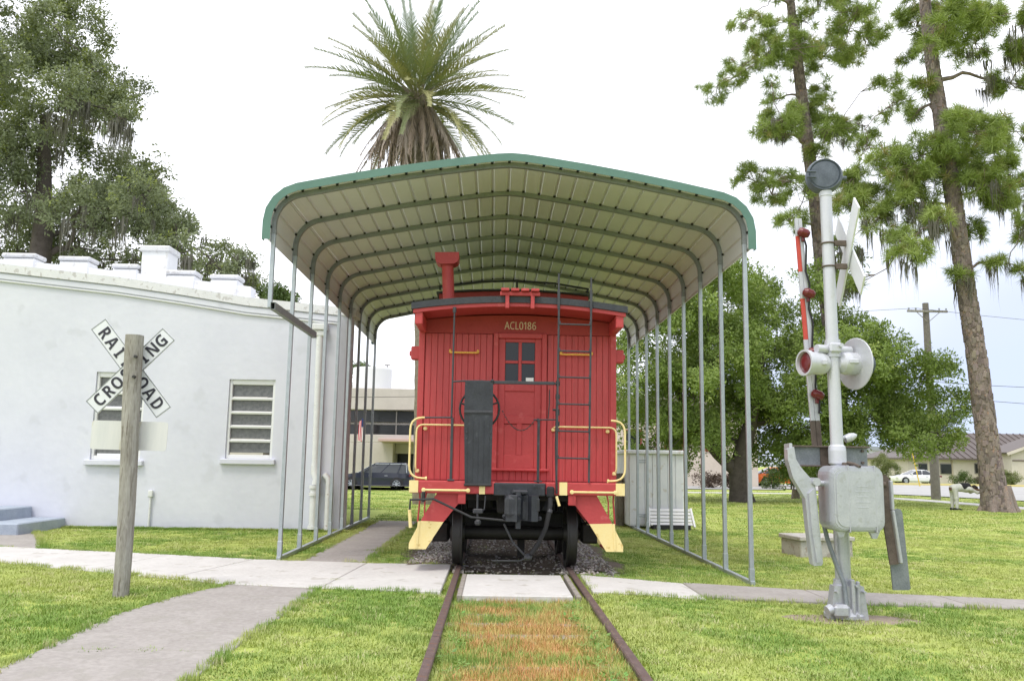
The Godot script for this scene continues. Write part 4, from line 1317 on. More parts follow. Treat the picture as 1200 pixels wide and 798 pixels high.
# ---------------------------------------------------------------- crossbuck sign on a wooden post
func make_crossbuck() -> void:
	var t := thing("crossbuck_sign", "weathered wooden post carrying a white RAILROAD CROSSING crossbuck", "railroad sign", Vector3(-3.99, 0.08, -8.95))
	var mb := MB.new()
	rng.seed = 8
	var ringn := 14
	var rows := 26
	var pts := []
	var wob := []
	for k in ringn:
		wob.append(1.0 + jit(0.05) - (0.05 if k % 4 == 0 else 0.0))
	for i in rows + 1:
		var f := float(i) / rows
		var c := Vector3(-0.052 * f, lerpf(-0.1, 2.665, f), 0.0) + Vector3(0.012 * sin(f * 5.0), 0, 0)
		var r := lerpf(0.074, 0.088, f)
		for k in ringn:
			var a := TAU * k / ringn
			pts.append(c + Vector3(cos(a), 0, sin(a)) * r * (wob[k] + jit(0.012)))
	for i in rows:
		for k in ringn:
			var k2 := (k + 1) % ringn
			var a := TAU * (k + 0.0) / ringn
			var b := TAU * (k + 1.0) / ringn
			var na := Vector3(cos(a), 0, sin(a))
			var nb := Vector3(cos(b), 0, sin(b))
			mb.quad_n(pts[i * ringn + k], pts[i * ringn + k2], pts[(i + 1) * ringn + k2], pts[(i + 1) * ringn + k], na, nb, nb, na)
	for k in ringn:
		mb.tri_out(Vector3(-0.052, 2.672, 0), pts[rows * ringn + k], pts[rows * ringn + (k + 1) % ringn], Vector3.UP)
	part(t, "post", mb, M.wood_post)
	var bolts := MB.new()
	for y in [2.43, 2.22]:
		bolts.cyl(Vector3(0.0, y, 0.07), Vector3(0.0, y, 0.105), 0.016, 8)
	part(t, "bolt", bolts, M.bolt)
	var ctr := Vector3(-4.085, 2.405, -9.06)
	var boards := [
		[Vector3(-4.502, 2.877, 0), Vector3(-3.742, 1.948, 0), -9.083, "RAILROAD"],
		[Vector3(-4.487, 1.986, 0), Vector3(-3.739, 2.780, 0), -9.062, "CROSSING"]]
	for b in boards:
		var d: Vector3 = b[1] - b[0]
		var an := atan2(d.y, d.x)
		var o := Node3D.new()
		var m2 := MB.new()
		var l := d.length()
		m2.box(Vector3.ZERO, Vector3(l, 0.188, 0.012), 0.002)
		var bo := part(t, "crossbuck_board", m2, M.sign_white)
		var mid: Vector3 = (b[0] + b[1]) * 0.5
		bo.position = Vector3(mid.x, mid.y, b[2]) - t.position
		bo.rotation.z = an
		var ed := MB.new()   # grey raised border
		for s in [-1.0, 1.0]:
			ed.box(Vector3(0, s * 0.0885, 0.0068), Vector3(l - 0.002, 0.009, 0.003))
			ed.box(Vector3(s * (l * 0.5 - 0.006), 0, 0.0068), Vector3(0.009, 0.168, 0.003))
		part(bo, "border", ed, M.galv_dark)
		var n: int = b[3].length()
		for i in n:     # letters spread along the board
			var tm := MeshInstance3D.new()
			tm.name = "lettering"
			tm.mesh = text_mesh(b[3][i], 0.130, 0.003)
			tm.material_override = M.letter
			var f := (i + 0.5) / n - 0.5
			tm.position = Vector3(f * (l * 0.915), 0, 0.0085)
			tm.scale = Vector3(0.92, 1, 1)
			bo.add_child(tm, true)
	var p := MB.new()
	p.prism(rounded_rect(0.79, 0.30, 0.03), -0.003, 0.003)
	var po := part(t, "back_plate", p, M.sign_back, "blank pale back of a small rectangular sign")
	po.position = Vector3(-4.072, 1.70, -9.052) - t.position
	po.rotation.z = -0.012

func rounded_rect(w: float, h: float, r: float) -> PackedVector2Array:
	var p := PackedVector2Array()
	for q in [[1, 1, 0], [-1, 1, 1], [-1, -1, 2], [1, -1, 3]]:
		for k in 5:
			var a: float = PI / 2 * (q[2] + k / 4.0)
			p.append(Vector2(q[0] * (w * 0.5 - r) + cos(a) * r, q[1] * (h * 0.5 - r) + sin(a) * r))
	return p

# ---------------------------------------------------------------- crossing gate with signal mast
func make_gate_signal() -> void:
	var t := thing("crossing_gate_signal", "silver railroad crossing signal mast with raised gate arm and mechanism box", "crossing signal", Vector3(3.27, 0, -8.72))
	var b := MB.new()   # cast foot with clamp
	b.lathe([Vector2(0.0, 0.02), Vector2(0.20, 0.02), Vector2(0.20, 0.05), Vector2(0.13, 0.12), Vector2(0.10, 0.34), Vector2(0.07, 0.36)], 12)
	b.prism(PackedVector2Array([Vector2(-0.19, 0.0), Vector2(0.19, 0.0), Vector2(0.15, 0.33), Vector2(-0.14, 0.33)]), 0.0, 0.13)
	b.box(Vector3(0.03, 0.19, 0.14), Vector3(0.035, 0.42, 0.07), 0.01)
	b.box(Vector3(0.09, 0.20, 0.13), Vector3(0.03, 0.36, 0.06), 0.01)
	b.box(Vector3(-0.10, 0.10, 0.17), Vector3(0.16, 0.13, 0.10), 0.03)
	b.cyl(Vector3(-0.19, 0.12, 0.16), Vector3(-0.24, 0.10, 0.17), 0.05, 12)
	b.cyl(Vector3(0.0, 0.33, 0), Vector3(0.0, 0.38, 0), 0.095, 16)
	for q in [[0.06, 0.34], [0.06, 0.06], [-0.13, 0.28], [0.14, 0.28]]:
		b.cyl(Vector3(q[0], q[1], 0.12), Vector3(q[0], q[1], 0.19), 0.014, 6)
	part(t, "foot", b, M.silver)
	var m := MB.new()
	m.cyl(Vector3(0, 0.1, 0), Vector3(-0.005, 1.60, 0), 0.076, 20)
	part(t, "lower_mast", m, M.silver)
	m = MB.new()
	m.lathe([Vector2(0.076, 1.52), Vector2(0.088, 1.53), Vector2(0.088, 1.66), Vector2(0.082, 1.70), Vector2(0.064, 1.72), Vector2(0.060, 4.34), Vector2(0.066, 4.345), Vector2(0.066, 4.40), Vector2(0, 4.40)], 20)
	for i in m.v.size():
		m.v[i].x -= 0.008 * m.v[i].y
	part(t, "mast", m, M.silver_white)
	# mechanism case
	var c := MB.new()
	c.prism(rounded_rect(0.53, 0.63, 0.09), -0.02, 0.26)
	for k in 7:
		var f := (k + 1) / 7.0
		var ins := 0.055 * (1.0 - sqrt(1.0 - f * f * 0.97))
		c.prism(rounded_rect(0.53 - ins * 2.0 - 0.002, 0.63 - ins * 2.0 - 0.002, 0.09), 0.26 + 0.0103 * k, 0.2703 + 0.0103 * k)
	var co := part(t, "mechanism_case", c, M.silver)
	co.position = Vector3(0.02, 1.19, 0.08)
	var rb := MB.new()
	for x in [-0.095, 0.165]:
		rb.box(Vector3(x, 0, 0.26), Vector3(0.012, 0.642, 0.15), 0.005)
	for q in [[-0.16, -0.34], [0.17, -0.35]]:
		rb.prism(PackedVector2Array([Vector2(q[0] - 0.06, q[1] + 0.06), Vector2(q[0] + 0.06, q[1] + 0.06), Vector2(q[0] + 0.02, q[1] - 0.03), Vector2(q[0] - 0.02, q[1] - 0.03)]), 0.22, 0.26)
	part(co, "case_seam", rb, M.silver)
	var np := MB.new()   # cast letters plate, too worn to read
	for k in 5:
		np.box(Vector3(0.035, 0.12 - k * 0.05, 0.3325), Vector3(0.11 if k % 2 == 0 else 0.14, 0.012, 0.0025), 0.001)
	part(co, "cast_plate", np, M.silver)
	var hp := MB.new()
	hp.box(Vector3(-0.03, 0.33, 0.16), Vector3(0.09, 0.04, 0.09), 0.01)
	hp.tube([Vector3(-0.05, 0.35, 0.2), Vector3(0.0, 0.335, 0.25), Vector3(0.02, 0.31, 0.33)], 0.014, 6)
	part(co, "rusty_hasp", hp, M.rust)
	# channel beam behind the mast
	var cb := MB.new()
	cb.box(Vector3(-0.075, 1.60, -0.14), Vector3(0.86, 0.185, 0.012))
	var cbo := part(t, "channel_beam", cb, M.zinc)
	var fl := MB.new()
	for y in [1.70, 1.50]:
		fl.box(Vector3(-0.075, y, -0.11), Vector3(0.87, 0.016, 0.075), 0.003)
	fl.box(Vector3(-0.07, 1.60, -0.128), Vector3(0.14, 0.18, 0.012))
	for q in [[-0.46, 1.66], [-0.46, 1.54], [0.30, 1.66], [0.30, 1.54]]:
		fl.cyl(Vector3(q[0], q[1], -0.135), Vector3(q[0], q[1], -0.11), 0.014, 6)
	part(cbo, "beam_flange", fl, M.rust)
	# counterweight arms
	var P := func(zx: float, zy: float) -> Vector2:
		var l := (225.0 - zy / 3.322) * 0.00872
		var y := l * (0.935 + 0.017 * l)
		return Vector2(((zx / 3.322 - 90.0) * 0.00872 + 0.033 * y) * 0.971 - 0.101, 1.5 + (y - 1.5) * 0.971)
	var outline := func(a: Array) -> PackedVector2Array:
		var p := PackedVector2Array()
		for q in a:
			p.append(P.call(float(q[0]), float(q[1])))
		return p
	var la: PackedVector2Array = outline.call([[78, 90], [104, 80], [112, 128], [132, 160], [172, 205], [188, 235], [198, 330], [217, 530], [212, 541], [184, 543], [178, 536], [160, 400], [148, 280], [130, 250], [100, 200], [80, 130]])
	var lm := MB.new()
	lm.prism(la, 0.15, 0.25)
	var inner := PackedVector2Array()
	for q in [[158, 260], [180, 240], [188, 330], [206, 525], [190, 530], [170, 400]]:
		inner.append(P.call(float(q[0]), float(q[1])))
	lm.prism(inner, 0.25, 0.28)
	lm.cyl(Vector3(-0.34, 1.345, 0.12), Vector3(-0.34, 1.345, 0.29), 0.04, 12)
	lm.cyl(Vector3(-0.36, 1.33, 0.20), Vector3(-0.15, 1.33, 0.20), 0.03, 10)
	lm.bar(Vector3(-0.57, 1.66, 0.23), Vector3(-0.50, 1.66, -0.13), 0.03, 0.12, 0.004)
	part(t, "counterweight_arm", lm, M.silver)
	var ra: PackedVector2Array = outline.call([[448, 182], [466, 184], [480, 200], [487, 315], [521, 527], [505, 533], [478, 535], [456, 385], [452, 250]])
	var rm := MB.new()
	rm.prism(ra, 0.22, 0.24)
	rm.cyl(Vector3(0.36, 1.33, 0.23), Vector3(0.20, 1.33, 0.23), 0.03, 10)
	var rmo := part(t, "counterweight_arm", rm, M.rust, "rusty brown inner face of the right counterweight arm")
	var re := MB.new()
	var e0: Vector2 = P.call(480.0, 205.0)
	var e1: Vector2 = P.call(486.0, 320.0)
	var e2: Vector2 = P.call(516.0, 528.0)
	re.bar(Vector3(e0.x, e0.y, 0.24), Vector3(e1.x, e1.y, 0.24), 0.028, 0.09, 0.008, Vector3.BACK)
	re.bar(Vector3(e1.x, e1.y, 0.24), Vector3(e2.x, e2.y, 0.24), 0.028, 0.09, 0.008, Vector3.BACK)
	part(rmo, "arm_edge", re, M.silver)
	var pl: PackedVector2Array = outline.call([[497, 322], [506, 315], [517, 317], [525, 332], [552, 630], [546, 636], [486, 637], [478, 545]])
	part(t, "weight_plate", MB.new().prism(pl, 0.17, 0.195), M.zinc).position.x = 0.03
	var cd := MB.new()
	cd.tube([Vector3(-0.21, 0.98, 0.05), Vector3(-0.17, 0.78, 0.06), Vector3(-0.10, 0.52, 0.10), Vector3(-0.05, 0.36, 0.14), Vector3(-0.045, 0.16, 0.17)], 0.022, 10)
	part(t, "conduit", cd, M.zinc)
	# gate arm, raised
	var a0 := Vector3(-0.135, 1.70, -0.22)
	var a1 := Vector3(-0.262, 4.16, -0.22)
	var cuts := [[0.0, 0.11, 0], [0.11, 0.46, 1], [0.46, 0.64, 2], [0.64, 0.76, 1], [0.76, 0.92, 2], [0.92, 1.0, 1]]
	var root := Node3D.new()
	root.name = "gate_arm"
	t.add_child(root, true)
	for q in cuts:
		var s := MB.new()
		var p0 := a0.lerp(a1, q[0])
		var p1 := a0.lerp(a1, q[1])
		var w: float = 0.105 - 0.03 * (q[0] + q[1]) * 0.5
		var sd := Vector3(-w * 0.26, 0, 0.0)
		s.bar(p0 + sd, p1 + sd, 0.035, w * 0.46, 0.003, Vector3.RIGHT)
		part(root, "arm_section", s, [M.rust, M.silver_white, M.stripe][q[2]], ["rusty steel foot of the gate arm", "", "red stripe of the gate arm"][q[2]])
		s = MB.new()
		s.bar(p0 - sd, p1 - sd, 0.03, w * 0.5, 0.003, Vector3.RIGHT)
		part(root, "arm_backing", s, M.rust if q[2] == 0 else M.silver_white)
	var cab := MB.new()
	var cp := []
	for k in 15:
		var f := lerpf(0.14, 0.93, k / 14.0)
		cp.append(a0.lerp(a1, f) + Vector3(0.035 + 0.018 * sin(k * 2.1), 0, 0.045))
	cab.tube(cp, 0.011, 6)
	part(root, "lamp_cable", cab, M.rubber)
	for f in [0.22, 0.40, 0.66, 0.93]:
		var lp := MB.new()
		var q := a0.lerp(a1, f) + Vector3(0.03, 0, 0.06)
		lp.lathe([Vector2(0, 0.07), Vector2(0.035, 0.06), Vector2(0.05, 0.03), Vector2(0.05, -0.03), Vector2(0.035, -0.06), Vector2(0, -0.065)], 14, Transform3D(Basis(Vector3.BACK, 1.2), q))
		lp.box(q - Vector3(0, 0.06, 0.03), Vector3(0.03, 0.06, 0.05), 0.006)
		part(root, "arm_lamp", lp, M.red_lens)
	# flashing lamps, turned to the street
	var ax := Vector3(-0.955, 0, 0.29).normalized()
	var cross := MB.new()
	cross.cyl(Vector3(-0.02, 2.70, 0.0) + ax * 0.20, Vector3(-0.02, 2.70, 0.0) - ax * 0.22, 0.045, 14)
	cross.cyl(Vector3(-0.02, 2.62, 0.0), Vector3(-0.02, 2.80, 0.0), 0.078, 16)
	cross.box(Vector3(-0.02, 2.71, 0.08), Vector3(0.13, 0.10, 0.05), 0.015)
	cross.cyl(Vector3(0.02, 2.73, 0.06), Vector3(0.02, 2.73, 0.14), 0.022, 8)
	part(t, "lamp_bracket", cross, M.silver_white)
	var up := Basis(Vector3.UP.cross(ax).normalized(), ax, Vector3.UP.cross(ax).normalized().cross(ax))
	var l1 := MB.new()
	l1.lathe([Vector2(0, -0.13), Vector2(0.07, -0.125), Vector2(0.105, -0.09), Vector2(0.118, -0.03), Vector2(0.118, 0.10), Vector2(0.135, 0.11), Vector2(0.135, 0.16), Vector2(0.115, 0.16), Vector2(0.11, 0.12)], 24, Transform3D(up, Vector3(-0.20, 2.55, 0.02)))
	l1.box(Vector3(-0.16, 2.55, 0.14), Vector3(0.06, 0.06, 0.03), 0.01)
	var l1o := part(t, "flasher_lamp", l1, M.silver_white)
	part(l1o, "red_lens", MB.new().lathe([Vector2(0, 0.15), Vector2(0.06, 0.145), Vector2(0.111, 0.125)], 24, Transform3D(up, Vector3(-0.20, 2.55, 0.02))), M.red_lens)
	var dn := Basis(up.x, -up.y, -up.z)
	var l2 := MB.new()
	l2.lathe([Vector2(0, -0.13), Vector2(0.06, -0.12), Vector2(0.105, -0.08), Vector2(0.12, -0.01), Vector2(0.12, 0.10)], 24, Transform3D(dn, Vector3(0.135, 2.56, -0.02)))
	l2.box(Vector3(0.16, 2.57, 0.10), Vector3(0.10, 0.05, 0.03), 0.01)
	var l2o := part(t, "flasher_lamp", l2, M.silver_white)
	part(l2o, "background_disc", MB.new().lathe([Vector2(0.11, 0.09), Vector2(0.265, 0.09), Vector2(0.272, 0.097), Vector2(0.265, 0.105), Vector2(0.11, 0.105)], 32, Transform3D(dn, Vector3(0.135, 2.56, -0.02))), M.silver_white)
	part(l2o, "hood", MB.new().lathe([Vector2(0.112, 0.105), Vector2(0.118, 0.26), Vector2(0.112, 0.26), Vector2(0.106, 0.105)], 24, Transform3D(dn, Vector3(0.135, 2.56, -0.02))), M.bell)
	# bell on top
	var be := MB.new()
	var bx := Transform3D(Basis(Vector3.UP, -0.25) * Basis(Vector3.RIGHT, PI / 2), Vector3(-0.045, 4.57, 0.0))
	be.lathe([Vector2(0, 0.075), Vector2(0.14, 0.07), Vector2(0.175, 0.05), Vector2(0.188, 0.02), Vector2(0.188, -0.05), Vector2(0.13, -0.09), Vector2(0, -0.10)], 28, bx)
	be.lathe([Vector2(0.155, 0.066), Vector2(0.16, 0.078), Vector2(0.168, 0.078), Vector2(0.172, 0.055)], 28, bx)
	for q in [0.03, -0.03]:
		be.box(Vector3(-0.21, 4.56 + q, 0.08), Vector3(0.10, 0.018, 0.03), 0.005)
	be.cyl(Vector3(0.13, 4.56, -0.02), Vector3(0.20, 4.56, -0.02), 0.025, 8)
	be.cyl(Vector3(-0.04, 4.37, 0), Vector3(-0.04, 4.42, 0), 0.05, 12)
	part(t, "bell", be, M.bell)
	# crossbuck seen nearly edge on, from behind
	var xb := Node3D.new()
	xb.name = "crossbuck"
	xb.position = Vector3(0.175, 3.72, 0.02)
	xb.rotation.y = -1.70
	t.add_child(xb, true)
	for k in 2:
		var bd := MB.new()
		bd.box(Vector3(0, 0, 0.012 if k == 0 else -0.012), Vector3(1.2, 0.225, 0.018), 0.003, Basis(Vector3.BACK, 0.80 if k == 0 else -0.80))
		part(xb, "crossbuck_board", bd, M.sign_white)
		var rbk := MB.new()
		rbk.box(Vector3(0, 0, 0.026 if k == 0 else -0.026), Vector3(1.16, 0.03, 0.012), 0.002, Basis(Vector3.BACK, 0.80 if k == 0 else -0.80))
		if k == 1:
			part(xb, "stiffener", rbk, M.rust)
	var ub := MB.new()
	for y in [3.83, 3.58]:
		var rg := []
		for k in 17:
			var a := TAU * k / 16
			rg.append(Vector3(-0.03 + cos(a) * 0.066, y, sin(a) * 0.066))
		ub.tube(rg, 0.010, 6, false)
		ub.box(Vector3(0.09, y, 0.03), Vector3(0.13, 0.06, 0.03), 0.006)
		ub.box(Vector3(0.10, y - 0.01, 0.0), Vector3(0.12, 0.022, 0.05), 0.004)
	part(xb.get_parent(), "mounting_clamp", ub, M.rust)
	var small := MB.new()
	small.lathe([Vector2(0, 0.08), Vector2(0.03, 0.05), Vector2(0.045, 0.0), Vector2(0.04, -0.06), Vector2(0, -0.06)], 14, Transform3D(Basis(Vector3.BACK, -1.2), Vector3(0.17, 1.80, -0.10)))
	small.cyl(Vector3(0.0, 1.78, -0.08), Vector3(0.14, 1.80, -0.10), 0.02, 8)
	part(t, "small_lamp", small, M.silver_white)

# ---------------------------------------------------------------- smaller things on the lawn
func make_lawn_things() -> void:
	var t := thing("utility_vault", "low concrete utility vault with overhanging lid on the lawn", "utility box", Vector3(5.25, 0, -14.7))
	t.rotation.y = 0.12
	var mb := MB.new()
	mb.box(Vector3(0, 0.13, 0), Vector3(0.92, 0.28, 0.72), 0.015)
	part(t, "vault_body", mb, M.concrete_box)
	for k in 2:
		mb = MB.new()
		mb.box(Vector3(-0.245 + 0.49 * k, 0.305, 0), Vector3(0.485, 0.07, 0.80), 0.012)
		part(t, "lid", mb, M.concrete_box)
	# white storage shed with ribbed sides
	t = thing("storage_shed", "white ribbed metal storage shed behind the right shelter posts", "shed", Vector3(3.55, 0, -21.2))
	var white := tex(Vector3(0.66, 0.69, 0.72), Vector3(0.74, 0.76, 0.78), 1.5, 0.5, 52, 0.0, 0.3, Vector3(0.55, 0.53, 0.48), 0.76)
	mb = MB.new()
	mb.box(Vector3(0, 0.9, 0), Vector3(1.28, 1.68, 2.3), 0.01)
	part(t, "shed_body", mb, white)
	for k in 7:
		mb = MB.new()
		mb.box(Vector3(-0.55 + k * 0.18, 0.9, 1.158), Vector3(0.165, 1.62, 0.022), 0.006)
		part(t, "side_panel", mb, white)
	mb = MB.new()
	mb.box(Vector3(0, 1.76, 0), Vector3(1.40, 0.09, 2.5), 0.015)
	part(t, "roof", mb, white)
	for k in 4:
		mb = MB.new()
		mb.box(Vector3(-0.34, (0.28 + k * 0.05) if k < 2 else (1.42 + k * 0.05), 1.176), Vector3(0.22, 0.022, 0.014), 0.003)
		part(t, "vent_slat", mb, M.galv)
	t = thing("slanted_cover", "white slatted slanted cover on dark blocks beside the storage shed", "cover", Vector3(3.83, 0, -19.75))
	mb = MB.new()
	mb.box(Vector3(0, 0.06, -0.12), Vector3(0.86, 0.12, 0.4), 0.01)
	part(t, "base_block", mb, M.dark_room)
	for k in 5:
		mb = MB.new()
		mb.box(Vector3(0, 0.135 + k * 0.075, 0.02 - k * 0.045), Vector3(0.96 - k * 0.006, 0.07, 0.03), 0.008, Basis(Vector3.RIGHT, -0.54))
		part(t, "slat", mb, M.paper)
	for s in [-1.0, 1.0]:
		mb = MB.new()
		mb.bar(Vector3(s * 0.52, 0.07, 0.06), Vector3(s * 0.48, 0.48, -0.18), 0.05, 0.05, 0.006)
		part(t, "side_rail", mb, M.paper)
	mb = MB.new()
	mb.tube([Vector3(2.80, -0.05, -20.9), Vector3(2.81, 0.6, -20.9), Vector3(2.80, 1.25, -20.9)], [0.13, 0.11, 0.10], 10)
	var ps := part(self, "timber_post", mb, M.wood_post)
	tag(ps, "thick brown weathered timber post left of the white storage shed", "post")

func make_poles() -> void:
	# utility pole with crossarm
	var z := -43.0
	var t := thing("utility_pole", "tall grey wooden utility pole with one crossarm beside the round tree", "utility pole", on_ground(22.0, z))
	var mb := MB.new()
	mb.tube([Vector3(0, -0.3, 0), Vector3(0, 4, 0), Vector3(-0.02, 10.0, 0)], [0.23, 0.20, 0.15], 12)
	part(t, "pole", mb, tex(Vector3(0.15, 0.135, 0.12), Vector3(0.24, 0.22, 0.20), 0.8, 0.9, 55, 0.5, 0.4))
	mb = MB.new()
	mb.box(Vector3(-0.02, 9.55, 0.16), Vector3(2.1, 0.11, 0.10), 0.01)
	mb.bar(Vector3(-0.6, 9.5, 0.2), Vector3(-0.05, 9.0, 0.18), 0.03, 0.03)
	mb.bar(Vector3(0.6, 9.5, 0.2), Vector3(0.02, 9.0, 0.18), 0.03, 0.03)
	var arm := part(t, "crossarm", mb, M.wood_post)
	for x in [-0.98, -0.62, 0.60, 0.96]:
		mb = MB.new()
		mb.lathe([Vector2(0, 0.13), Vector2(0.035, 0.12), Vector2(0.05, 0.05), Vector2(0.02, 0.04), Vector2(0.015, 0)], 10, Transform3D(Basis(), Vector3(x, 9.60, 0.16)))
		part(arm, "insulator", mb, M.galv_dark)
	var base: Vector3 = t.position
	var names := ["upper power line from the crossarm of the utility pole", "middle power line sagging past the utility pole", "lower power line crossing in front of the round tree"]
	var ends := [
		[Vector3(-60, 8.6, -52), base + Vector3(-0.6, 9.7, 0.16), Vector3(62, 8.8, -40), 0.010],
		[Vector3(-60, 5.3, -50), base + Vector3(0.0, 5.9, 0.2), Vector3(66, 8.6, -52), 0.013],
		[Vector3(-60, 4.6, -50), base + Vector3(0.0, 5.2, 0.2), Vector3(66, 6.6, -52), 0.013]]
	for k in 3:
		var w := MB.new()
		for seg in 2:
			var p0: Vector3 = ends[k][seg]
			var p1: Vector3 = ends[k][seg + 1]
			var pts := []
			for i in 13:
				var f := i / 12.0
				pts.append(p0.lerp(p1, f) - Vector3.UP * 1.0 * 4.0 * f * (1.0 - f))
			w.tube(pts, ends[k][3], 5, false)
		var o := part(self, "power_line", w, M.rubber)
		tag(o, names[k], "power line", "power lines")
	# yellow guy wire guard leaning in front of the tan building
	mb = MB.new()
	mb.tube([on_ground(37.2, -75.0), on_ground(35.2, -73.5, 7.0)], 0.05, 8)
	var g := part(self, "guy_wire_guard", mb, mat(Vector3(0.75, 0.55, 0.06), 0.5))
	tag(g, "slanting yellow guy wire guard in front of the tan building", "guy wire")
	mb = MB.new()
	mb.cyl(on_ground(27.4, -66.0), on_ground(27.4, -66.0, 1.9), 0.07, 8)
	g = part(self, "marker_post", mb, mat(Vector3(0.75, 0.55, 0.06), 0.5))
	tag(g, "upright yellow marker post left of the white car", "post")

# ---------------------------------------------------------------- trees
func leaf_cluster(n: int, spread: float, ll: float, lw: float, sd: int) -> ArrayMesh:
	rng.seed = sd
	var mb := MB.new()
	for i in n:
		var d := Vector3(jit(1), jit(0.8) + 0.15, jit(1)).normalized()
		var p := d * spread * pow(rng.randf(), 0.6)
		var dir := (d + Vector3(jit(0.9), jit(0.9) - 0.2, jit(0.9))).normalized()
		var side := dir.cross(Vector3(jit(1), 1, jit(1))).normalized()
		var s := rng.randf_range(0.7, 1.2)
		mb.leaf(p, dir, side, ll * s, lw * s)
	return mb.mesh()

func needle_tuft(n: int, ll: float, w: float, sd: int) -> ArrayMesh:
	rng.seed = sd
	var mb := MB.new()
	for i in n:
		var a := rng.randf() * TAU
		var c := rng.randf_range(-0.25, 1.0)
		var s := sqrt(maxf(0.0, 1.0 - c * c))
		var d := Vector3(s * cos(a), c, s * sin(a))
		var side := d.cross(Vector3(jit(1), jit(1), jit(1))).normalized()
		var p := Vector3.UP * rng.randf_range(-0.10, 0.06)
		var l := ll * rng.randf_range(0.75, 1.1)
		var mid := p + d * l * 0.55
		var tip := p + d * l - Vector3.UP * l * 0.12
		mb.tri(p - side * w * 0.5, mid + side * w * 0.5, p + side * w * 0.5)
		mb.tri(p - side * w * 0.5, mid - side * w * 0.5, mid + side * w * 0.5)
		mb.tri(mid - side * w * 0.5, tip, mid + side * w * 0.5)
	return mb.mesh()

func moss_bundle(sd: int) -> ArrayMesh:
	rng.seed = sd
	var mb := MB.new()
	for i in 16:
		var p := Vector3(jit(0.12), jit(0.05), jit(0.12))
		var l := rng.randf_range(0.35, 1.0)
		var side := Vector3(jit(1), 0, jit(1)).normalized()
		var w := rng.randf_range(0.012, 0.03)
		var prev := p
		for k in 4:
			var nx := p + Vector3(jit(0.03), -l * (k + 1) / 4.0, jit(0.03))
			var w2 := w * (1.0 - (k + 1) / 4.3)
			mb.tri(prev - side * w, nx + side * w2, prev + side * w)
			mb.tri(prev - side * w, nx - side * w2, nx + side * w2)
			prev = nx
			w = w2
	return mb.mesh()

# trunk points with radii, then limbs that reach every clump
func grow(trunk: Array, radii: Array, clumps: Array, from_i: float, thick := 0.11, twigs := 3) -> MB:
	var mb := MB.new()
	mb.tube(trunk, radii, 12)
	var nodes := []      # [pos, radius]
	for i in trunk.size() - 1:
		for k in 5:
			var f := k / 5.0
			if i + f >= from_i:
				nodes.append([trunk[i].lerp(trunk[i + 1], f), lerpf(radii[i], radii[i + 1], f) * 0.55])
	var order := clumps.duplicate()
	order.sort_custom(func(a, b): return near_node(nodes, a[0])[1] < near_node(nodes, b[0])[1])
	for c in order:
		var p: Vector3 = c[0]
		var best := near_node(nodes, p)
		var q: Vector3 = nodes[best[0]][0]
		var r0: float = minf(nodes[best[0]][1] * 0.85, thick * clampf(q.distance_to(p) / 3.0, 0.35, 1.3))
		var pts := []
		var rr := []
		var d := p - q
		var bend := Vector3(jit(0.16), 0.10 + jit(0.12), jit(0.16)) * d.length()
		for k in 7:
			var f := k / 6.0
			pts.append(q + d * f + bend * sin(f * PI) + Vector3(jit(0.04), jit(0.05), jit(0.04)) * d.length() * (1.0 if k > 0 and k < 6 else 0.0))
			rr.append(lerpf(r0, maxf(0.02, r0 * 0.3), f))
		mb.tube(pts, rr, 6, false)
		for k in [3, 5, 6]:
			nodes.append([pts[k], rr[k]])
		for k in twigs:
			var e: Vector3 = p + Vector3(jit(1), jit(0.7), jit(1)) * float(c[1]) * 0.8
			var s: Vector3 = pts[4 + k % 3]
			mb.tube([s, s.lerp(e, 0.5) + Vector3(jit(0.1), jit(0.12), jit(0.1)), e], [rr[5] * 0.8, 0.016, 0.008], 4, false)
	return mb

func near_node(nodes: Array, p: Vector3) -> Array:
	var bi := 0
	var bd := 1e9
	for i in nodes.size():
		var q: Vector3 = nodes[i][0]
		var d := q.distance_to(p) + maxf(0.0, q.y - p.y) * 0.6
		if d < bd:
			bd = d
			bi = i
	return [bi, bd]

func leaves_on(clumps: Array, per: float, flat: float, c1: Vector3, c2: Vector3, c3: Vector3, sub: int, size := 1.0) -> Array:
	var xf := [[], [], []]
	var cols := [[], [], []]
	for c in clumps:
		var p: Vector3 = c[0]
		var r: float = c[1]
		var tone := rng.randf()
		var subs := []
		for k in sub:
			var d := Vector3(jit(1), jit(0.9) + 0.2, jit(1)).normalized()
			subs.append([d * r * rng.randf_range(0.45, 0.95), rng.randf_range(0.28, 0.5) * r, rng.randf()])
		var n := int(per * r * r)
		for i in n:
			var s: Array = subs[rng.randi() % sub]
			var o: Vector3 = s[0] + Vector3(jit(1), jit(0.75), jit(1)).normalized() * float(s[1]) * pow(rng.randf(), 0.45)
			o.y *= flat
			var sc := rng.randf_range(0.75, 1.3) * size
			var k := i % 3
			var out := (o.normalized() + Vector3(0, 0.5, 0) + Vector3(jit(0.5), jit(0.5), jit(0.5))).normalized()
			var q := Quaternion(Vector3.UP, out) if out.dot(Vector3.UP) > -0.99 else Quaternion.IDENTITY
			xf[k].append(Transform3D(Basis(q) * Basis(Vector3.UP, rng.randf() * TAU) * Basis.from_scale(Vector3.ONE * sc), p + o))
			var t := clampf(0.5 * float(s[2]) + 0.3 * tone + jit(0.25), 0, 1)
			var col := c1.lerp(c2, t)
			if rng.randf() < 0.10:
				col = col.lerp(c3, rng.randf())
			cols[k].append(Color(col.x, col.y, col.z))
	return [xf, cols]

func put_leaves(t: Node, called: String, meshes: Array, res: Array, m: Material) -> void:
	for k in 3:
		scatter(t, called, meshes[k % meshes.size()], m, res[0][k], res[1][k])

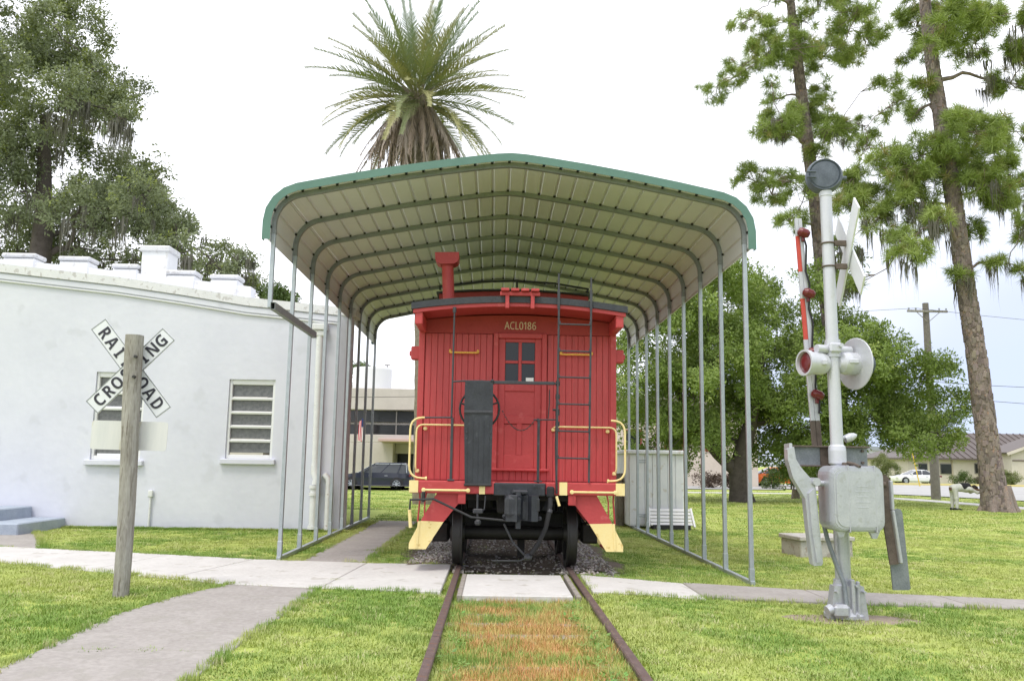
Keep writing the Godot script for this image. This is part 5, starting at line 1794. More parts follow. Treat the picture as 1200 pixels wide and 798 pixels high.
func put_moss(t: Node, clumps: Array, n: int) -> void:
	var xf := []
	var cols := []
	for i in n:
		var c: Array = clumps[rng.randi() % clumps.size()]
		var p: Vector3 = c[0] + Vector3(jit(1), -0.25 + jit(0.35), jit(1)) * float(c[1]) * 0.8
		var s := rng.randf_range(0.6, 1.5)
		xf.append(Transform3D(Basis(Vector3.UP, rng.randf() * TAU).scaled(Vector3(s * 0.9, s * rng.randf_range(0.8, 1.5), s * 0.9)), p))
		var g := rng.randf_range(0.11, 0.19)
		cols.append(Color(g, g * 0.97, g * 0.78))
	scatter(t, "spanish_moss", moss_bundle(77), M.needle, xf, cols)

func make_trees() -> void:
	var cl := [leaf_cluster(22, 0.26, 0.13, 0.062, 101), leaf_cluster(22, 0.26, 0.12, 0.058, 102), leaf_cluster(20, 0.24, 0.14, 0.065, 103)]
	var nt := [needle_tuft(44, 0.34, 0.013, 111), needle_tuft(40, 0.32, 0.013, 112), needle_tuft(46, 0.36, 0.012, 113)]
	# --- broad round tree on the right
	rng.seed = 200
	var tz := -36.0
	var t := thing("round_tree", "broad round leafy green tree behind the crossing signal", "tree", on_ground(10.05, tz))
	var base: Vector3 = t.position
	var cs := []
	for c in [[885, 318, 30], [850, 335, 36], [910, 345, 42], [815, 360, 42], [775, 385, 40], [750, 430, 42], [945, 345, 34], [975, 375, 40], [1005, 375, 30], [1030, 410, 34], [1050, 440, 34], [1058, 480, 32], [1085, 500, 20], [1062, 503, 24], [1030, 506, 26], [1000, 460, 46], [960, 430, 50], [920, 410, 52], [870, 400, 55], [820, 430, 52], [780, 470, 46], [745, 490, 36], [790, 520, 36], [835, 500, 44], [885, 480, 50], [935, 490, 48], [985, 500, 36], [918, 515, 30], [765, 545, 26], [955, 530, 32], [1005, 425, 42], [740, 540, 28], [715, 470, 30], [1040, 465, 36], [1012, 488, 36], [1072, 472, 22], [1045, 490, 30]]:
		var x: float = 13.31 + (c[0] - 942.0) * 0.0383 - (c[1] - 130.0) * 0.0012
		var y: float = 17.18 + (130.0 - c[1]) * 0.0388
		var r: float = c[2] * 0.040
		cs.append([Vector3(x, y, tz + jit(3.2)) - base, r])
	for k in 10:   # fill of the back and front
		cs.append([Vector3(jit(5.0), 5.0 + jit(2.8), jit(4.5)), 1.5])
	var mb := grow([Vector3(0.15, -0.2, 0), Vector3(0.05, 0.5, 0), Vector3(0.0, 1.4, 0), Vector3(0.25, 2.4, 0.1), Vector3(0.8, 4.2, 0.0), Vector3(1.2, 6.5, 0)], [0.62, 0.46, 0.42, 0.34, 0.22, 0.12], cs, 2.0, 0.2)
	mb.tube([Vector3(0.0, 1.2, 0), Vector3(-0.9, 2.0, 0.1), Vector3(-1.9, 3.2, 0.2), Vector3(-3.0, 5.4, 0.2)], [0.30, 0.26, 0.2, 0.10], 8)
	part(t, "trunk", mb, M.bark_oak)
	put_leaves(t, "crown", cl, leaves_on(cs, 112.0, 0.92, Vector3(0.175, 0.255, 0.06), Vector3(0.30, 0.40, 0.105), Vector3(0.36, 0.42, 0.13), 15), M.leaf)
	# --- moss-hung live oak behind the white building
	rng.seed = 300
	tz = -27.0
	t = thing("live_oak", "grey green live oak hung with moss behind the white building", "tree", on_ground(-15.2, tz))
	base = t.position
	cs = []
	for c in [[15, -30, 60], [60, 15, 26], [20, 45, 44], [62, 55, 26], [95, 75, 22], [45, 95, 40], [85, 110, 30], [10, 120, 44], [110, 95, 16], [60, 150, 36], [100, 150, 26], [130, 150, 22], [155, 170, 14], [30, 185, 44], [90, 190, 34], [130, 195, 26], [150, 215, 18], [70, 225, 38], [15, 235, 40], [120, 235, 28], [165, 235, 20], [100, 260, 34], [150, 262, 28], [185, 255, 22], [205, 275, 24], [170, 285, 28], [45, 268, 34], [130, 290, 28], [225, 290, 22], [245, 305, 18], [270, 303, 12], [215, 312, 22], [85, 298, 24], [10, 290, 30], [255, 325, 14], [190, 310, 24], [-40, 60, 70], [-40, 180, 60], [-30, 270, 50]]:
		var x: float = -14.72 + (c[0] - 60.0) * 0.0272 + (c[1] - 20.0) * 0.0024
		var y: float = 15.9 - (c[1] - 20.0) * 0.0288
		cs.append([Vector3(x, y, tz + jit(2.5)) - base, c[2] * 0.036])
	mb = grow([Vector3(0, -0.2, 0), Vector3(0.1, 1.5, 0), Vector3(0.0, 3.5, 0), Vector3(0.4, 6.0, 0.2), Vector3(0.3, 9.0, 0), Vector3(0.0, 12.5, 0)], [0.7, 0.55, 0.48, 0.40, 0.28, 0.14], cs, 2.5, 0.24)
	part(t, "trunk", mb, M.bark_oak)
	put_leaves(t, "crown", cl, leaves_on(cs, 112.0, 0.85, Vector3(0.16, 0.195, 0.11), Vector3(0.26, 0.30, 0.165), Vector3(0.32, 0.38, 0.08), 12, 0.85), M.leaf)
	put_moss(t, cs.slice(10, 36), 190)
	# --- small far trees
	for q in [[-12.6, -47.0, 11.0, 1.4, "small leafy tree top far behind the white building roof", 0], [-14.8, -88.0, 11.0, 3.0, "green tree behind the roof of the office building", 1], [-5.5, -90.0, 9.0, 2.6, "low green tree right of the white rooftop tank", 2], [66.0, -125.0, 9.5, 2.6, "round distant tree above the brown metal roof", 3], [84.0, -125.0, 8.3, 3.0, "distant tree at the right end of the brown metal roof", 4], [33.5, -92.0, 3.4, 1.6, "low tree far behind the crossing signal box", 5]]:
		rng.seed = 400 + q[5]
		t = thing("distant_tree", q[4], "tree", on_ground(q[0], q[1]), "small trees far behind")
		var h: float = q[2]
		cs = []
		for k in 12:
			cs.append([Vector3(jit(1) * q[3], h - q[3] * 0.9 + jit(0.9) * q[3], jit(1) * q[3]), q[3] * rng.randf_range(0.4, 0.62)])
		mb = grow([Vector3(0, -0.5, 0), Vector3(0.1, h * 0.35, 0), Vector3(0, h * 0.75, 0)], [0.28, 0.2, 0.1], cs, 1.0, 0.12, 2)
		part(t, "trunk", mb, M.bark_oak)
		put_leaves(t, "crown", cl, leaves_on(cs, 60.0, 0.9, Vector3(0.065, 0.11, 0.03), Vector3(0.12, 0.18, 0.05), Vector3(0.17, 0.22, 0.07), 8, 1.3), M.leaf)
	# --- two tall pines
	var pines := [
		{"z": -36.0, "label": "tall pine behind the bell of the crossing signal", "trunk": [[994, 590], [985, 500], [975, 400], [963, 315], [955, 230], [942, 130], [933, 50], [926, -10], [918, -90]], "rad": [0.40, 0.34, 0.31, 0.28, 0.26, 0.23, 0.2, 0.15, 0.09], "from": 3.2,
		"cl": [[130, 30, 30], [190, 5, 26], [290, 40, 30], [330, 75, 35], [190, 115, 46], [120, 165, 30], [60, 235, 34], [100, 212, 26], [165, 175, 48], [225, 190, 56], [290, 175, 45], [370, 140, 40], [430, 130, 46], [390, 60, 45], [440, 20, 40], [490, 70, 32], [510, 30, 28], [165, 278, 18], [210, 265, 20], [360, 240, 35], [260, 330, 48], [190, 380, 48], [330, 300, 52], [390, 330, 42], [140, 410, 24], [220, 400, 40], [190, 460, 42], [240, 500, 46], [200, 530, 28], [260, 560, 32], [240, 620, 34], [210, 640, 20], [320, 390, 40], [420, 350, 32], [500, 320, 36], [515, 300, 30], [500, 230, 30], [410, 440, 24], [390, 520, 28], [400, 560, 24], [320, 430, 30], [250, -30, 40], [350, -30, 40], [440, -50, 40], [330, -90, 45], [220, -90, 40]], "moss": 14},
		{"z": -31.0, "label": "tall moss-hung pine with thick trunk nearest the right edge", "trunk": [[1169, 604], [1163, 570], [1157, 520], [1145, 420], [1130, 320], [1118, 230], [1106, 150], [1095, 80], [1085, 0], [1078, -90]], "rad": [0.60, 0.44, 0.37, 0.34, 0.31, 0.29, 0.27, 0.24, 0.2, 0.12], "from": 4.0,
		"cl": [[640, 60, 46], [700, 30, 46], [740, 70, 38], [680, 100, 38], [600, 110, 28], [562, 168, 20], [620, 220, 32], [640, 262, 24], [820, 260, 26], [865, 320, 38], [880, 370, 30], [780, 390, 42], [720, 400, 46], [650, 390, 54], [600, 430, 54], [525, 400, 46], [480, 440, 38], [560, 470, 48], [500, 510, 48], [450, 530, 38], [640, 470, 56], [720, 460, 54], [800, 470, 46], [830, 430, 40], [760, 520, 46], [840, 530, 46], [870, 590, 40], [560, 560, 46], [500, 600, 42], [460, 650, 38], [520, 680, 36], [500, 735, 36], [470, 760, 28], [620, 555, 42], [600, 635, 26], [700, 590, 30], [780, 610, 32], [830, 640, 30], [710, 765, 24], [850, 760, 24], [800, 720, 24], [850, 30, 40], [830, 90, 35], [870, 150, 46], [800, 200, 28], [860, 230, 30], [790, 40, 30], [660, -30, 46], [740, -20, 46], [820, -20, 46], [880, 60, 40], [930, 100, 50], [940, 300, 50], [930, 500, 50], [920, 640, 40], [700, -100, 50], [600, -60, 40]], "moss": 150}]
	var pi := 0
	for p in pines:
		rng.seed = 500 + pi
		var pz: float = p.z
		var tp := []
		var kx := 0.0383 if pi == 0 else 0.0327
		var to := func(px: float, py: float) -> Vector3:
			if pz < -33.0:
				return Vector3(13.31 + (px - 942.0) * 0.0383 - (py - 130.0) * 0.0012, 17.18 + (130.0 - py) * 0.0388, pz)
			return Vector3(13.34 + (px - 1005.0) * 0.0327 - (py - 250.0) * 0.0018, 11.0 + (250.0 - py) * 0.0328, pz)
		for q in p.trunk:
			tp.append(to.call(float(q[0]), float(q[1])))
		t = thing("pine_tree", p.label, "tree", on_ground(tp[0].x, pz), "tall pines on the lawn")
		for i in tp.size():
			tp[i] -= t.position
		tp[0].y = -0.25
		cs = []
		for q in p.cl:
			var w: Vector3 = to.call(820.0 + q[0] / 2.347, q[1] / 2.347)
			w.z += jit(2.2)
			cs.append([w - t.position, q[2] / 2.347 * kx * 1.55])
		mb = grow(tp, p.rad, cs, p.from, 0.17, 6)
		for k in 6:   # root flare
			var a := TAU * k / 6 + 0.3
			mb.tube([Vector3(cos(a) * 0.75, -0.2, sin(a) * 0.75), Vector3(cos(a) * 0.45, 0.12, sin(a) * 0.45), Vector3(cos(a) * 0.25, 0.9, sin(a) * 0.25)], [0.10, 0.2, 0.2], 8)
		part(t, "trunk", mb, M.bark_pine)
		var bxf := []
		var bco := []
		for k in 2600:   # flaking plates of bark
			var f := pow(rng.randf(), 1.2) * (tp.size() - 1.001)
			var i0 := int(f)
			var fr := f - i0
			var a := rng.randf() * TAU
			var o := Vector3(cos(a), 0, sin(a))
			var ce: Vector3 = tp[i0].lerp(tp[i0 + 1], fr)
			var rr2: float = lerpf(p.rad[i0], p.rad[i0 + 1], fr)
			var s := rng.randf_range(0.6, 1.3)
			bxf.append(Transform3D(Basis(o.cross(Vector3.UP) * s, Vector3.UP * s * rng.randf_range(0.8, 1.7), o).rotated(o, jit(0.25)), ce + o * (rr2 + 0.004)))
			var g := rng.randf_range(0.11, 0.27)
			bco.append(Color(g, g * rng.randf_range(0.76, 0.86), g * rng.randf_range(0.66, 0.80)))
		scatter(t, "bark_plates", MB.new().box(Vector3.ZERO, Vector3(0.11, 0.15, 0.03), 0.010).mesh(), M.plain_color, bxf, bco)
		put_leaves(t, "crown", nt, leaves_on(cs, 46.0 if pi == 0 else 62.0, 0.72, Vector3(0.20, 0.275, 0.065), Vector3(0.36, 0.445, 0.135), Vector3(0.38, 0.32, 0.14), 9, 1.15), M.needle)
		put_moss(t, cs.slice(20, 45), p.moss)
		pi += 1
	make_palm()

func frond_mesh(droop: float, dead: bool, sd: int) -> ArrayMesh:   # grows along +z from the origin, bends down
	rng.seed = sd
	var mb := MB.new()
	var n := 34
	var l := 3.7
	var p := Vector3.ZERO
	var an := 0.0
	var spine := [p]
	for i in n:
		an += droop / n * (0.4 + 1.2 * i / n)
		p += Vector3(0, -sin(an), cos(an)) * l / n
		spine.append(p)
	var rr := []
	for i in n + 1:
		rr.append(lerpf(0.034, 0.006, float(i) / n))
	mb.tube(spine, rr, 5, false)
	for i in range(4, n):
		var d: Vector3 = (spine[i + 1] - spine[i]).normalized()
		var side := Vector3.RIGHT
		var up := side.cross(d) * -1.0
		var f := float(i) / n
		var ll := 0.50 * sin(clampf(f * 1.15 + 0.10, 0, 1) * PI) + 0.16
		for s in [-1.0, 1.0]:
			for h in 2:
				var q: Vector3 = spine[i].lerp(spine[i + 1], 0.5 * h)
				var dir: Vector3
				if dead:
					dir = (d * 0.9 + side * s * rng.randf_range(0.12, 0.4) + Vector3(0, -0.25, 0) + up * jit(0.25)).normalized()
				else:
					dir = (d * rng.randf_range(0.75, 1.0) + side * s * 0.85 + up * rng.randf_range(0.1, 0.55)).normalized()
				var w := 0.030
				var ws := d.cross(dir).cross(dir).normalized() * w * 0.5
				var k := ll * rng.randf_range(0.85, 1.1)
				mb.tri(q - ws, q + dir * k * 0.5 + ws, q + ws)
				mb.tri(q - ws, q + dir * k * 0.5 - ws, q + dir * k * 0.5 + ws)
				mb.tri(q + dir * k * 0.5 - ws, q + dir * k - Vector3.UP * 0.06 * k, q + dir * k * 0.5 + ws)
	return mb.mesh()

func make_palm() -> void:
	rng.seed = 600
	var t := thing("date_palm", "tall date palm with dead hanging fronds rising behind the shelter", "palm tree", on_ground(-2.80, -32.0))
	var pts := []
	var rr := []
	for i in 31:
		var f := i / 30.0
		pts.append(Vector3(lerpf(0.0, -0.70, f * f), lerpf(-0.2, 15.8, f), 0))
		rr.append(0.40 + 0.025 * (i % 2) + (0.12 if i > 27 else 0.0))
	part(t, "trunk", MB.new().tube(pts, rr, 16), M.bark_palm)
	var top := Vector3(-0.72, 15.7, 0)
	var boots := MB.new()   # cut leaf bases under the crown
	for i in 90:
		var a := i * 2.39996
		var y := 14.6 + 1.4 * i / 90.0
		var o := Vector3(cos(a), 0, sin(a))
		boots.bar(Vector3(top.x, y, 0) + o * 0.42, Vector3(top.x, y + 0.22, 0) + o * 0.62, 0.10, 0.05, 0.008)
	part(t, "leaf_bases", boots, M.bark_palm)
	var greens := []
	for c in [[Vector3(0.20, 0.24, 0.105), Vector3(0.25, 0.285, 0.125)], [Vector3(0.29, 0.29, 0.12), Vector3(0.34, 0.33, 0.14)], [Vector3(0.17, 0.24, 0.14), Vector3(0.22, 0.28, 0.16)]]:
		var m := tex(c[0], c[1], 0.7, 0.55, 60 + greens.size(), 0.0, 0.4)
		m.backlight_enabled = true
		m.backlight = Color(0.4, 0.42, 0.2)
		greens.append(m)
	var brown := [tex(Vector3(0.24, 0.18, 0.14), Vector3(0.38, 0.30, 0.245), 0.6, 0.9, 64, 0.0, 0.5), tex(Vector3(0.32, 0.26, 0.225), Vector3(0.46, 0.39, 0.35), 0.6, 0.9, 65, 0.0, 0.5)]
	var live := [frond_mesh(0.28, false, 1), frond_mesh(0.55, false, 2), frond_mesh(0.85, false, 3), frond_mesh(0.4, false, 4)]
	var dead := [frond_mesh(0.5, true, 5), frond_mesh(0.3, true, 6), frond_mesh(0.8, true, 7)]
	for i in 82:
		var f := i / 81.0
		var el := lerpf(1.42, -0.50, pow(f, 0.8)) + jit(0.10)
		var az := i * 2.39996 + jit(0.25)
		var o := part(t, "frond", live[[0, 3, 1, 2][clampi(int(f * 4.0), 0, 3)]], greens[2 if f < 0.22 else (i % 2)])
		o.basis = Basis(Vector3.UP, az) * Basis(Vector3.RIGHT, -el) * Basis(Vector3.BACK, jit(0.3)) * Basis.from_scale(Vector3.ONE * rng.randf_range(0.92, 1.12))
		o.position = top + Vector3(sin(az), 0, cos(az)) * 0.3 + Vector3.UP * (0.5 - 0.7 * f)
	for i in 84:
		var az := i * 2.39996 + jit(0.3)
		var el := -rng.randf_range(0.82, 1.40)
		var o := part(t, "dead_frond", dead[i % 3], brown[i % 2])
		o.basis = Basis(Vector3.UP, az) * Basis(Vector3.RIGHT, -el) * Basis(Vector3.BACK, jit(0.5)) * Basis.from_scale(Vector3(0.8, 0.8, rng.randf_range(0.75, 1.0)))
		o.position = top + Vector3(sin(az), 0, cos(az)) * 0.45 + Vector3.UP * (-0.25 + jit(0.2))

# ---------------------------------------------------------------- shrubs
func make_shrubs() -> void:
	var cl := [leaf_cluster(18, 0.16, 0.07, 0.035, 121), leaf_cluster(18, 0.16, 0.08, 0.035, 122), leaf_cluster(18, 0.15, 0.07, 0.04, 123)]
	var list := [
		[14.4, -58.5, 1.1, 0.85, "dark red clipped hedge bush nearest the white shed", 0], [15.9, -58.5, 1.1, 0.85, "dark red clipped hedge bush next to the round tree trunk", 0],
		[18.7, -58.0, 0.7, 1.2, "low green bush beside the narrow cypress", 1], [20.0, -58.0, 0.32, 2.0, "narrow dark green cypress left of the orange car", 2],
		[48.6, -89.0, 1.2, 1.1, "round clipped green bush before the tan building", 1], [50.3, -88.5, 0.8, 0.7, "small brown bush next to the round clipped bush", 0], [53.2, -88.0, 1.2, 1.3, "loose pale green bush left of the pine trunk", 3],
		[-13.6, -69.0, 1.3, 3.2, "feathery green shrub at the office building wall", 3], [42.6, -93.0, 1.6, 2.9, "pale feathery shrub behind the white car", 3]]
	var i := 0
	for q in list:
		rng.seed = 700 + i
		i += 1
		var t := thing("shrub", q[4], "shrub", on_ground(q[0], q[1]), "shrubs before the far buildings")
		var cs := []
		var h: float = q[3]
		var r: float = q[2]
		for k in 9:
			cs.append([Vector3(jit(0.6) * r, h * (0.15 + 0.7 * k / 8.0), jit(0.6) * r), minf(r * 0.55, h * 0.45)])
		var mb := MB.new()
		for k in 3:
			mb.tube([Vector3(jit(0.1), -0.1, jit(0.1)), Vector3(jit(0.3) * r, h * 0.4, jit(0.3) * r), Vector3(jit(0.5) * r, h * 0.8, jit(0.5) * r)], [0.05, 0.035, 0.015], 5)
		part(t, "stem", mb, M.bark_oak)
		var tones: Array = [[Vector3(0.06, 0.04, 0.03), Vector3(0.11, 0.07, 0.05)], [Vector3(0.05, 0.09, 0.02), Vector3(0.11, 0.16, 0.04)], [Vector3(0.03, 0.06, 0.025), Vector3(0.06, 0.10, 0.04)], [Vector3(0.12, 0.16, 0.05), Vector3(0.22, 0.24, 0.09)]][q[5]]
		put_leaves(t, "foliage", cl, leaves_on(cs, 110.0, 1.0, tones[0], tones[1], tones[1], 6, 1.5), M.leaf)

# ---------------------------------------------------------------- grass
func on_paving(x: float, z: float, grow_in := 0.0) -> bool:
	for p in paved:
		if Geometry2D.is_point_in_polygon(Vector2(x, z), p):
			return true
	return false

func grass_tuft(n: int, r: float, h: float, w: float, lean: float, sd: int) -> ArrayMesh:
	rng.seed = sd
	var mb := MB.new()
	for i in n:
		var a := rng.randf() * TAU
		var p := Vector3(cos(a), 0, sin(a)) * r * sqrt(rng.randf())
		var b := rng.randf() * TAU
		var side := Vector3(cos(b), 0, sin(b)) * w * 0.5
		var out := Vector3(-sin(b), 0, cos(b)) * lean * rng.randf_range(0.2, 1.0) * h
		var hh := h * rng.randf_range(0.55, 1.1)
		var m := p + Vector3(0, hh * 0.6, 0) + out * 0.4
		mb.tri(p - side, m + side * 0.8, p + side)
		mb.tri(p - side, m - side * 0.8, m + side * 0.8)
		mb.tri(m - side * 0.8, p + Vector3(0, hh, 0) + out, m + side * 0.8)
	return mb.mesh()

func make_grass() -> void:
	var near := [grass_tuft(32, 0.085, 0.036, 0.0065, 1.2, 131), grass_tuft(32, 0.085, 0.032, 0.0065, 1.3, 132), grass_tuft(30, 0.09, 0.042, 0.006, 1.1, 133)]
	var far := [grass_tuft(26, 0.16, 0.040, 0.013, 1.2, 134), grass_tuft(26, 0.16, 0.035, 0.013, 1.3, 135), grass_tuft(26, 0.16, 0.045, 0.013, 1.1, 136)]
	var nz := FastNoiseLite.new()
	nz.seed = 9
	nz.frequency = 0.35
	nz.fractal_octaves = 3
	rng.seed = 900
	var xn := [[], [], []]
	var cn := [[], [], []]
	var xr := [[], [], []]
	var cr := [[], [], []]
	var color_at := func(x: float, z: float) -> Color:
		var k := nz.get_noise_2d(x, z) + 0.35 * nz.get_noise_2d(x * 7.0 + 40.0, z * 7.0)
		k += 0.22 * smoothstep(2.5, 5.0, x) * smoothstep(-10.0, -12.0, z)   # yellower lawn beyond the right-hand walk
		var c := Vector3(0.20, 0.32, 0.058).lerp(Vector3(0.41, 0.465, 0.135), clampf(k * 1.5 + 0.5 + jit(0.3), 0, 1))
		if rng.randf() < 0.07 + 0.12 * clampf(k, 0.0, 1.0):
			c = c.lerp(Vector3(0.56, 0.52, 0.30), rng.randf_range(0.3, 0.9))
		return Color(c.x, c.y, c.z)
	var d := 3.2
	while d < 19.5:
		var dd := 0.25
		var w := d * 1.36 + 4.5
		var dens := lerpf(250.0, 80.0, clampf((d - 4.3) / 11.0, 0, 1))
		for i in int(w * dd * dens):
			var z := -(d + rng.randf() * dd)
			var x := -0.26 + d * 0.02 + jit(w * 0.5)
			if absf(x - 0.038) < 0.775 and z > -10.9:
				continue
			if absf(x) < 1.45 + 0.3 * nz.get_noise_2d(z * 3.0, x) and z < -10.9:
				if rng.randf() < 0.93: continue
			if z < -17.05 and x < -3.1: continue
			if on_paving(x, z): continue
			if Geometry2D.is_point_in_polygon(Vector2(x, z), bare[0]) and rng.randf() < 0.8: continue
			var k := i % 3
			var s := rng.randf_range(0.8, 1.25)
			xn[k].append(Transform3D(Basis(Vector3.UP, rng.randf() * TAU).scaled(Vector3(s, s * (1.0 + 0.5 * nz.get_noise_2d(x * 2.0, z * 2.0)), s)), on_ground(x, z, -0.006)))
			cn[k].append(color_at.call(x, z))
		d += dd
	while d < 52.0:
		var dd := 0.5
		var w := d * 1.36 + 5.0
		var dens := lerpf(32.0, 4.0, clampf((d - 19.5) / 22.0, 0, 1))
		for i in int(w * dd * dens):
			var z := -(d + rng.randf() * dd)
			var x := -0.26 + d * 0.02 + jit(w * 0.5)
			if absf(x) < 1.4 and z > -20.0: continue
			if z < -17.05 and z > -26.0 and x < -3.1: continue
			if on_paving(x, z): continue
			var k := i % 3
			var s := rng.randf_range(0.8, 1.3) * lerpf(1.0, 1.5, clampf((d - 19.5) / 25.0, 0, 1))
			xr[k].append(Transform3D(Basis(Vector3.UP, rng.randf() * TAU).scaled(Vector3(s, s * 0.85, s)), on_ground(x, z, -0.008)))
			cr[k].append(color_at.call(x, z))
		d += dd
	# tall ragged grass along walls, posts and slab edges
	for i in 1500:
		var x := -9.0 + 5.9 * rng.randf()
		var z := -17.04 + rng.randf() * 0.10
		if on_paving(x, z): continue
		xn[i % 3].append(Transform3D(Basis(Vector3.UP, rng.randf() * TAU).scaled(Vector3(0.9, rng.randf_range(1.0, 1.9), 0.9)), on_ground(x, z, -0.005)))
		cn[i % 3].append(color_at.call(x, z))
	for p in paved.slice(0, 22):
		for e in p.size():
			var a: Vector2 = p[e]
			var b: Vector2 = p[(e + 1) % p.size()]
			var nn := (b - a).orthogonal().normalized()
			for i in int((b - a).length() * 16.0):
				var f := rng.randf()
				var q := a.lerp(b, f) + nn * jit(0.035)
				if q.y > -4.0 or q.y < -18.0 or on_paving(q.x + nn.x * 0.07, q.y + nn.y * 0.07) and on_paving(q.x - nn.x * 0.07, q.y - nn.y * 0.07): continue
				if absf(q.x) < 0.86: continue
				xn[i % 3].append(Transform3D(Basis(Vector3.UP, rng.randf() * TAU).scaled(Vector3(0.7, rng.randf_range(1.3, 2.2), 0.7)), on_ground(q.x, q.y, 0.0)))
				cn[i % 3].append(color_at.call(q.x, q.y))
	for k in 3:
		var o := scatter(self, "lawn_grass", near[k], M.grass, xn[k], cn[k])
		tag(o, "short green mown lawn grass near the track", "grass", "", "stuff")
	for k in 3:
		var o := scatter(self, "far_lawn_grass", far[k], M.grass, xr[k], cr[k])
		tag(o, "green lawn grass farther back towards the street", "grass", "", "stuff")
	# reddish weeds between the rails
	var weed := [grass_tuft(22, 0.08, 0.10, 0.004, 0.6, 141), grass_tuft(22, 0.08, 0.085, 0.005, 0.8, 142), grass_tuft(20, 0.09, 0.12, 0.004, 0.5, 143)]
	var xw := [[], [], []]
	var cw := [[], [], []]
	rng.seed = 950
	for i in 3600:
		var z := -rng.randf_range(4.2, 9.25)
		var x := 0.038 + jit(0.67)
		var tm := fposmod(z, 0.53)
		var tie_here := minf(tm, 0.53 - tm) < 0.085
		if tie_here and rng.randf() < 0.75: continue
		var k := i % 3
		var v := nz.get_noise_2d(x * 2.0 + 9.0, z * 3.2) + 0.5 * nz.get_noise_2d(x * 8.0, z * 8.0 + 30.0) + jit(0.2)
		var c: Color
		var edge := smoothstep(0.45, 0.66, absf(x))
		var chance := 0.42 + 1.1 * v + 0.3 * smoothstep(-9.0, -6.0, z) - 0.55 * edge
		if rng.randf() < chance:
			var q := Vector3(0.62, 0.27, 0.13).lerp(Vector3(0.50, 0.44, 0.14), rng.randf())
			c = Color(q.x, q.y, q.z)
		else:
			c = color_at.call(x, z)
		var s := rng.randf_range(0.7, 1.15)
		xw[k].append(Transform3D(Basis(Vector3.UP, rng.randf() * TAU).scaled(Vector3(s, s * 0.85, s)), Vector3(x, ground_y(x, z) - 0.01, z)))
		cw[k].append(c)
	for k in 3:
		var o := scatter(self, "track_weeds", weed[k], M.grass, xw[k], cw[k])
		tag(o, "reddish orange weeds growing between the two rails", "weeds", "", "stuff")
	# a few broad-leaved weeds against the right rail
	var bl := leaf_cluster(34, 0.075, 0.04, 0.022, 151)
	var xb := []
	var cb := []
	rng.seed = 970
	for i in 46:
		var z := -rng.randf_range(4.6, 9.0)
		var x := 0.038 + (0.60 - absf(jit(0.16)) if rng.randf() < 0.7 else -0.60 + absf(jit(0.1)))
		var s := rng.randf_range(0.5, 1.2)
		xb.append(Transform3D(Basis(Vector3.UP, rng.randf() * TAU).scaled(Vector3(s, s * 0.7, s)), on_ground(x, z, 0.03)))
		cb.append(Color(0.20 + jit(0.04), 0.34 + jit(0.05), 0.08))
	var ow := scatter(self, "broadleaf_weeds", bl, M.leaf, xb, cb)
	tag(ow, "small green broad-leaved weeds beside the rails", "weeds", "", "stuff")

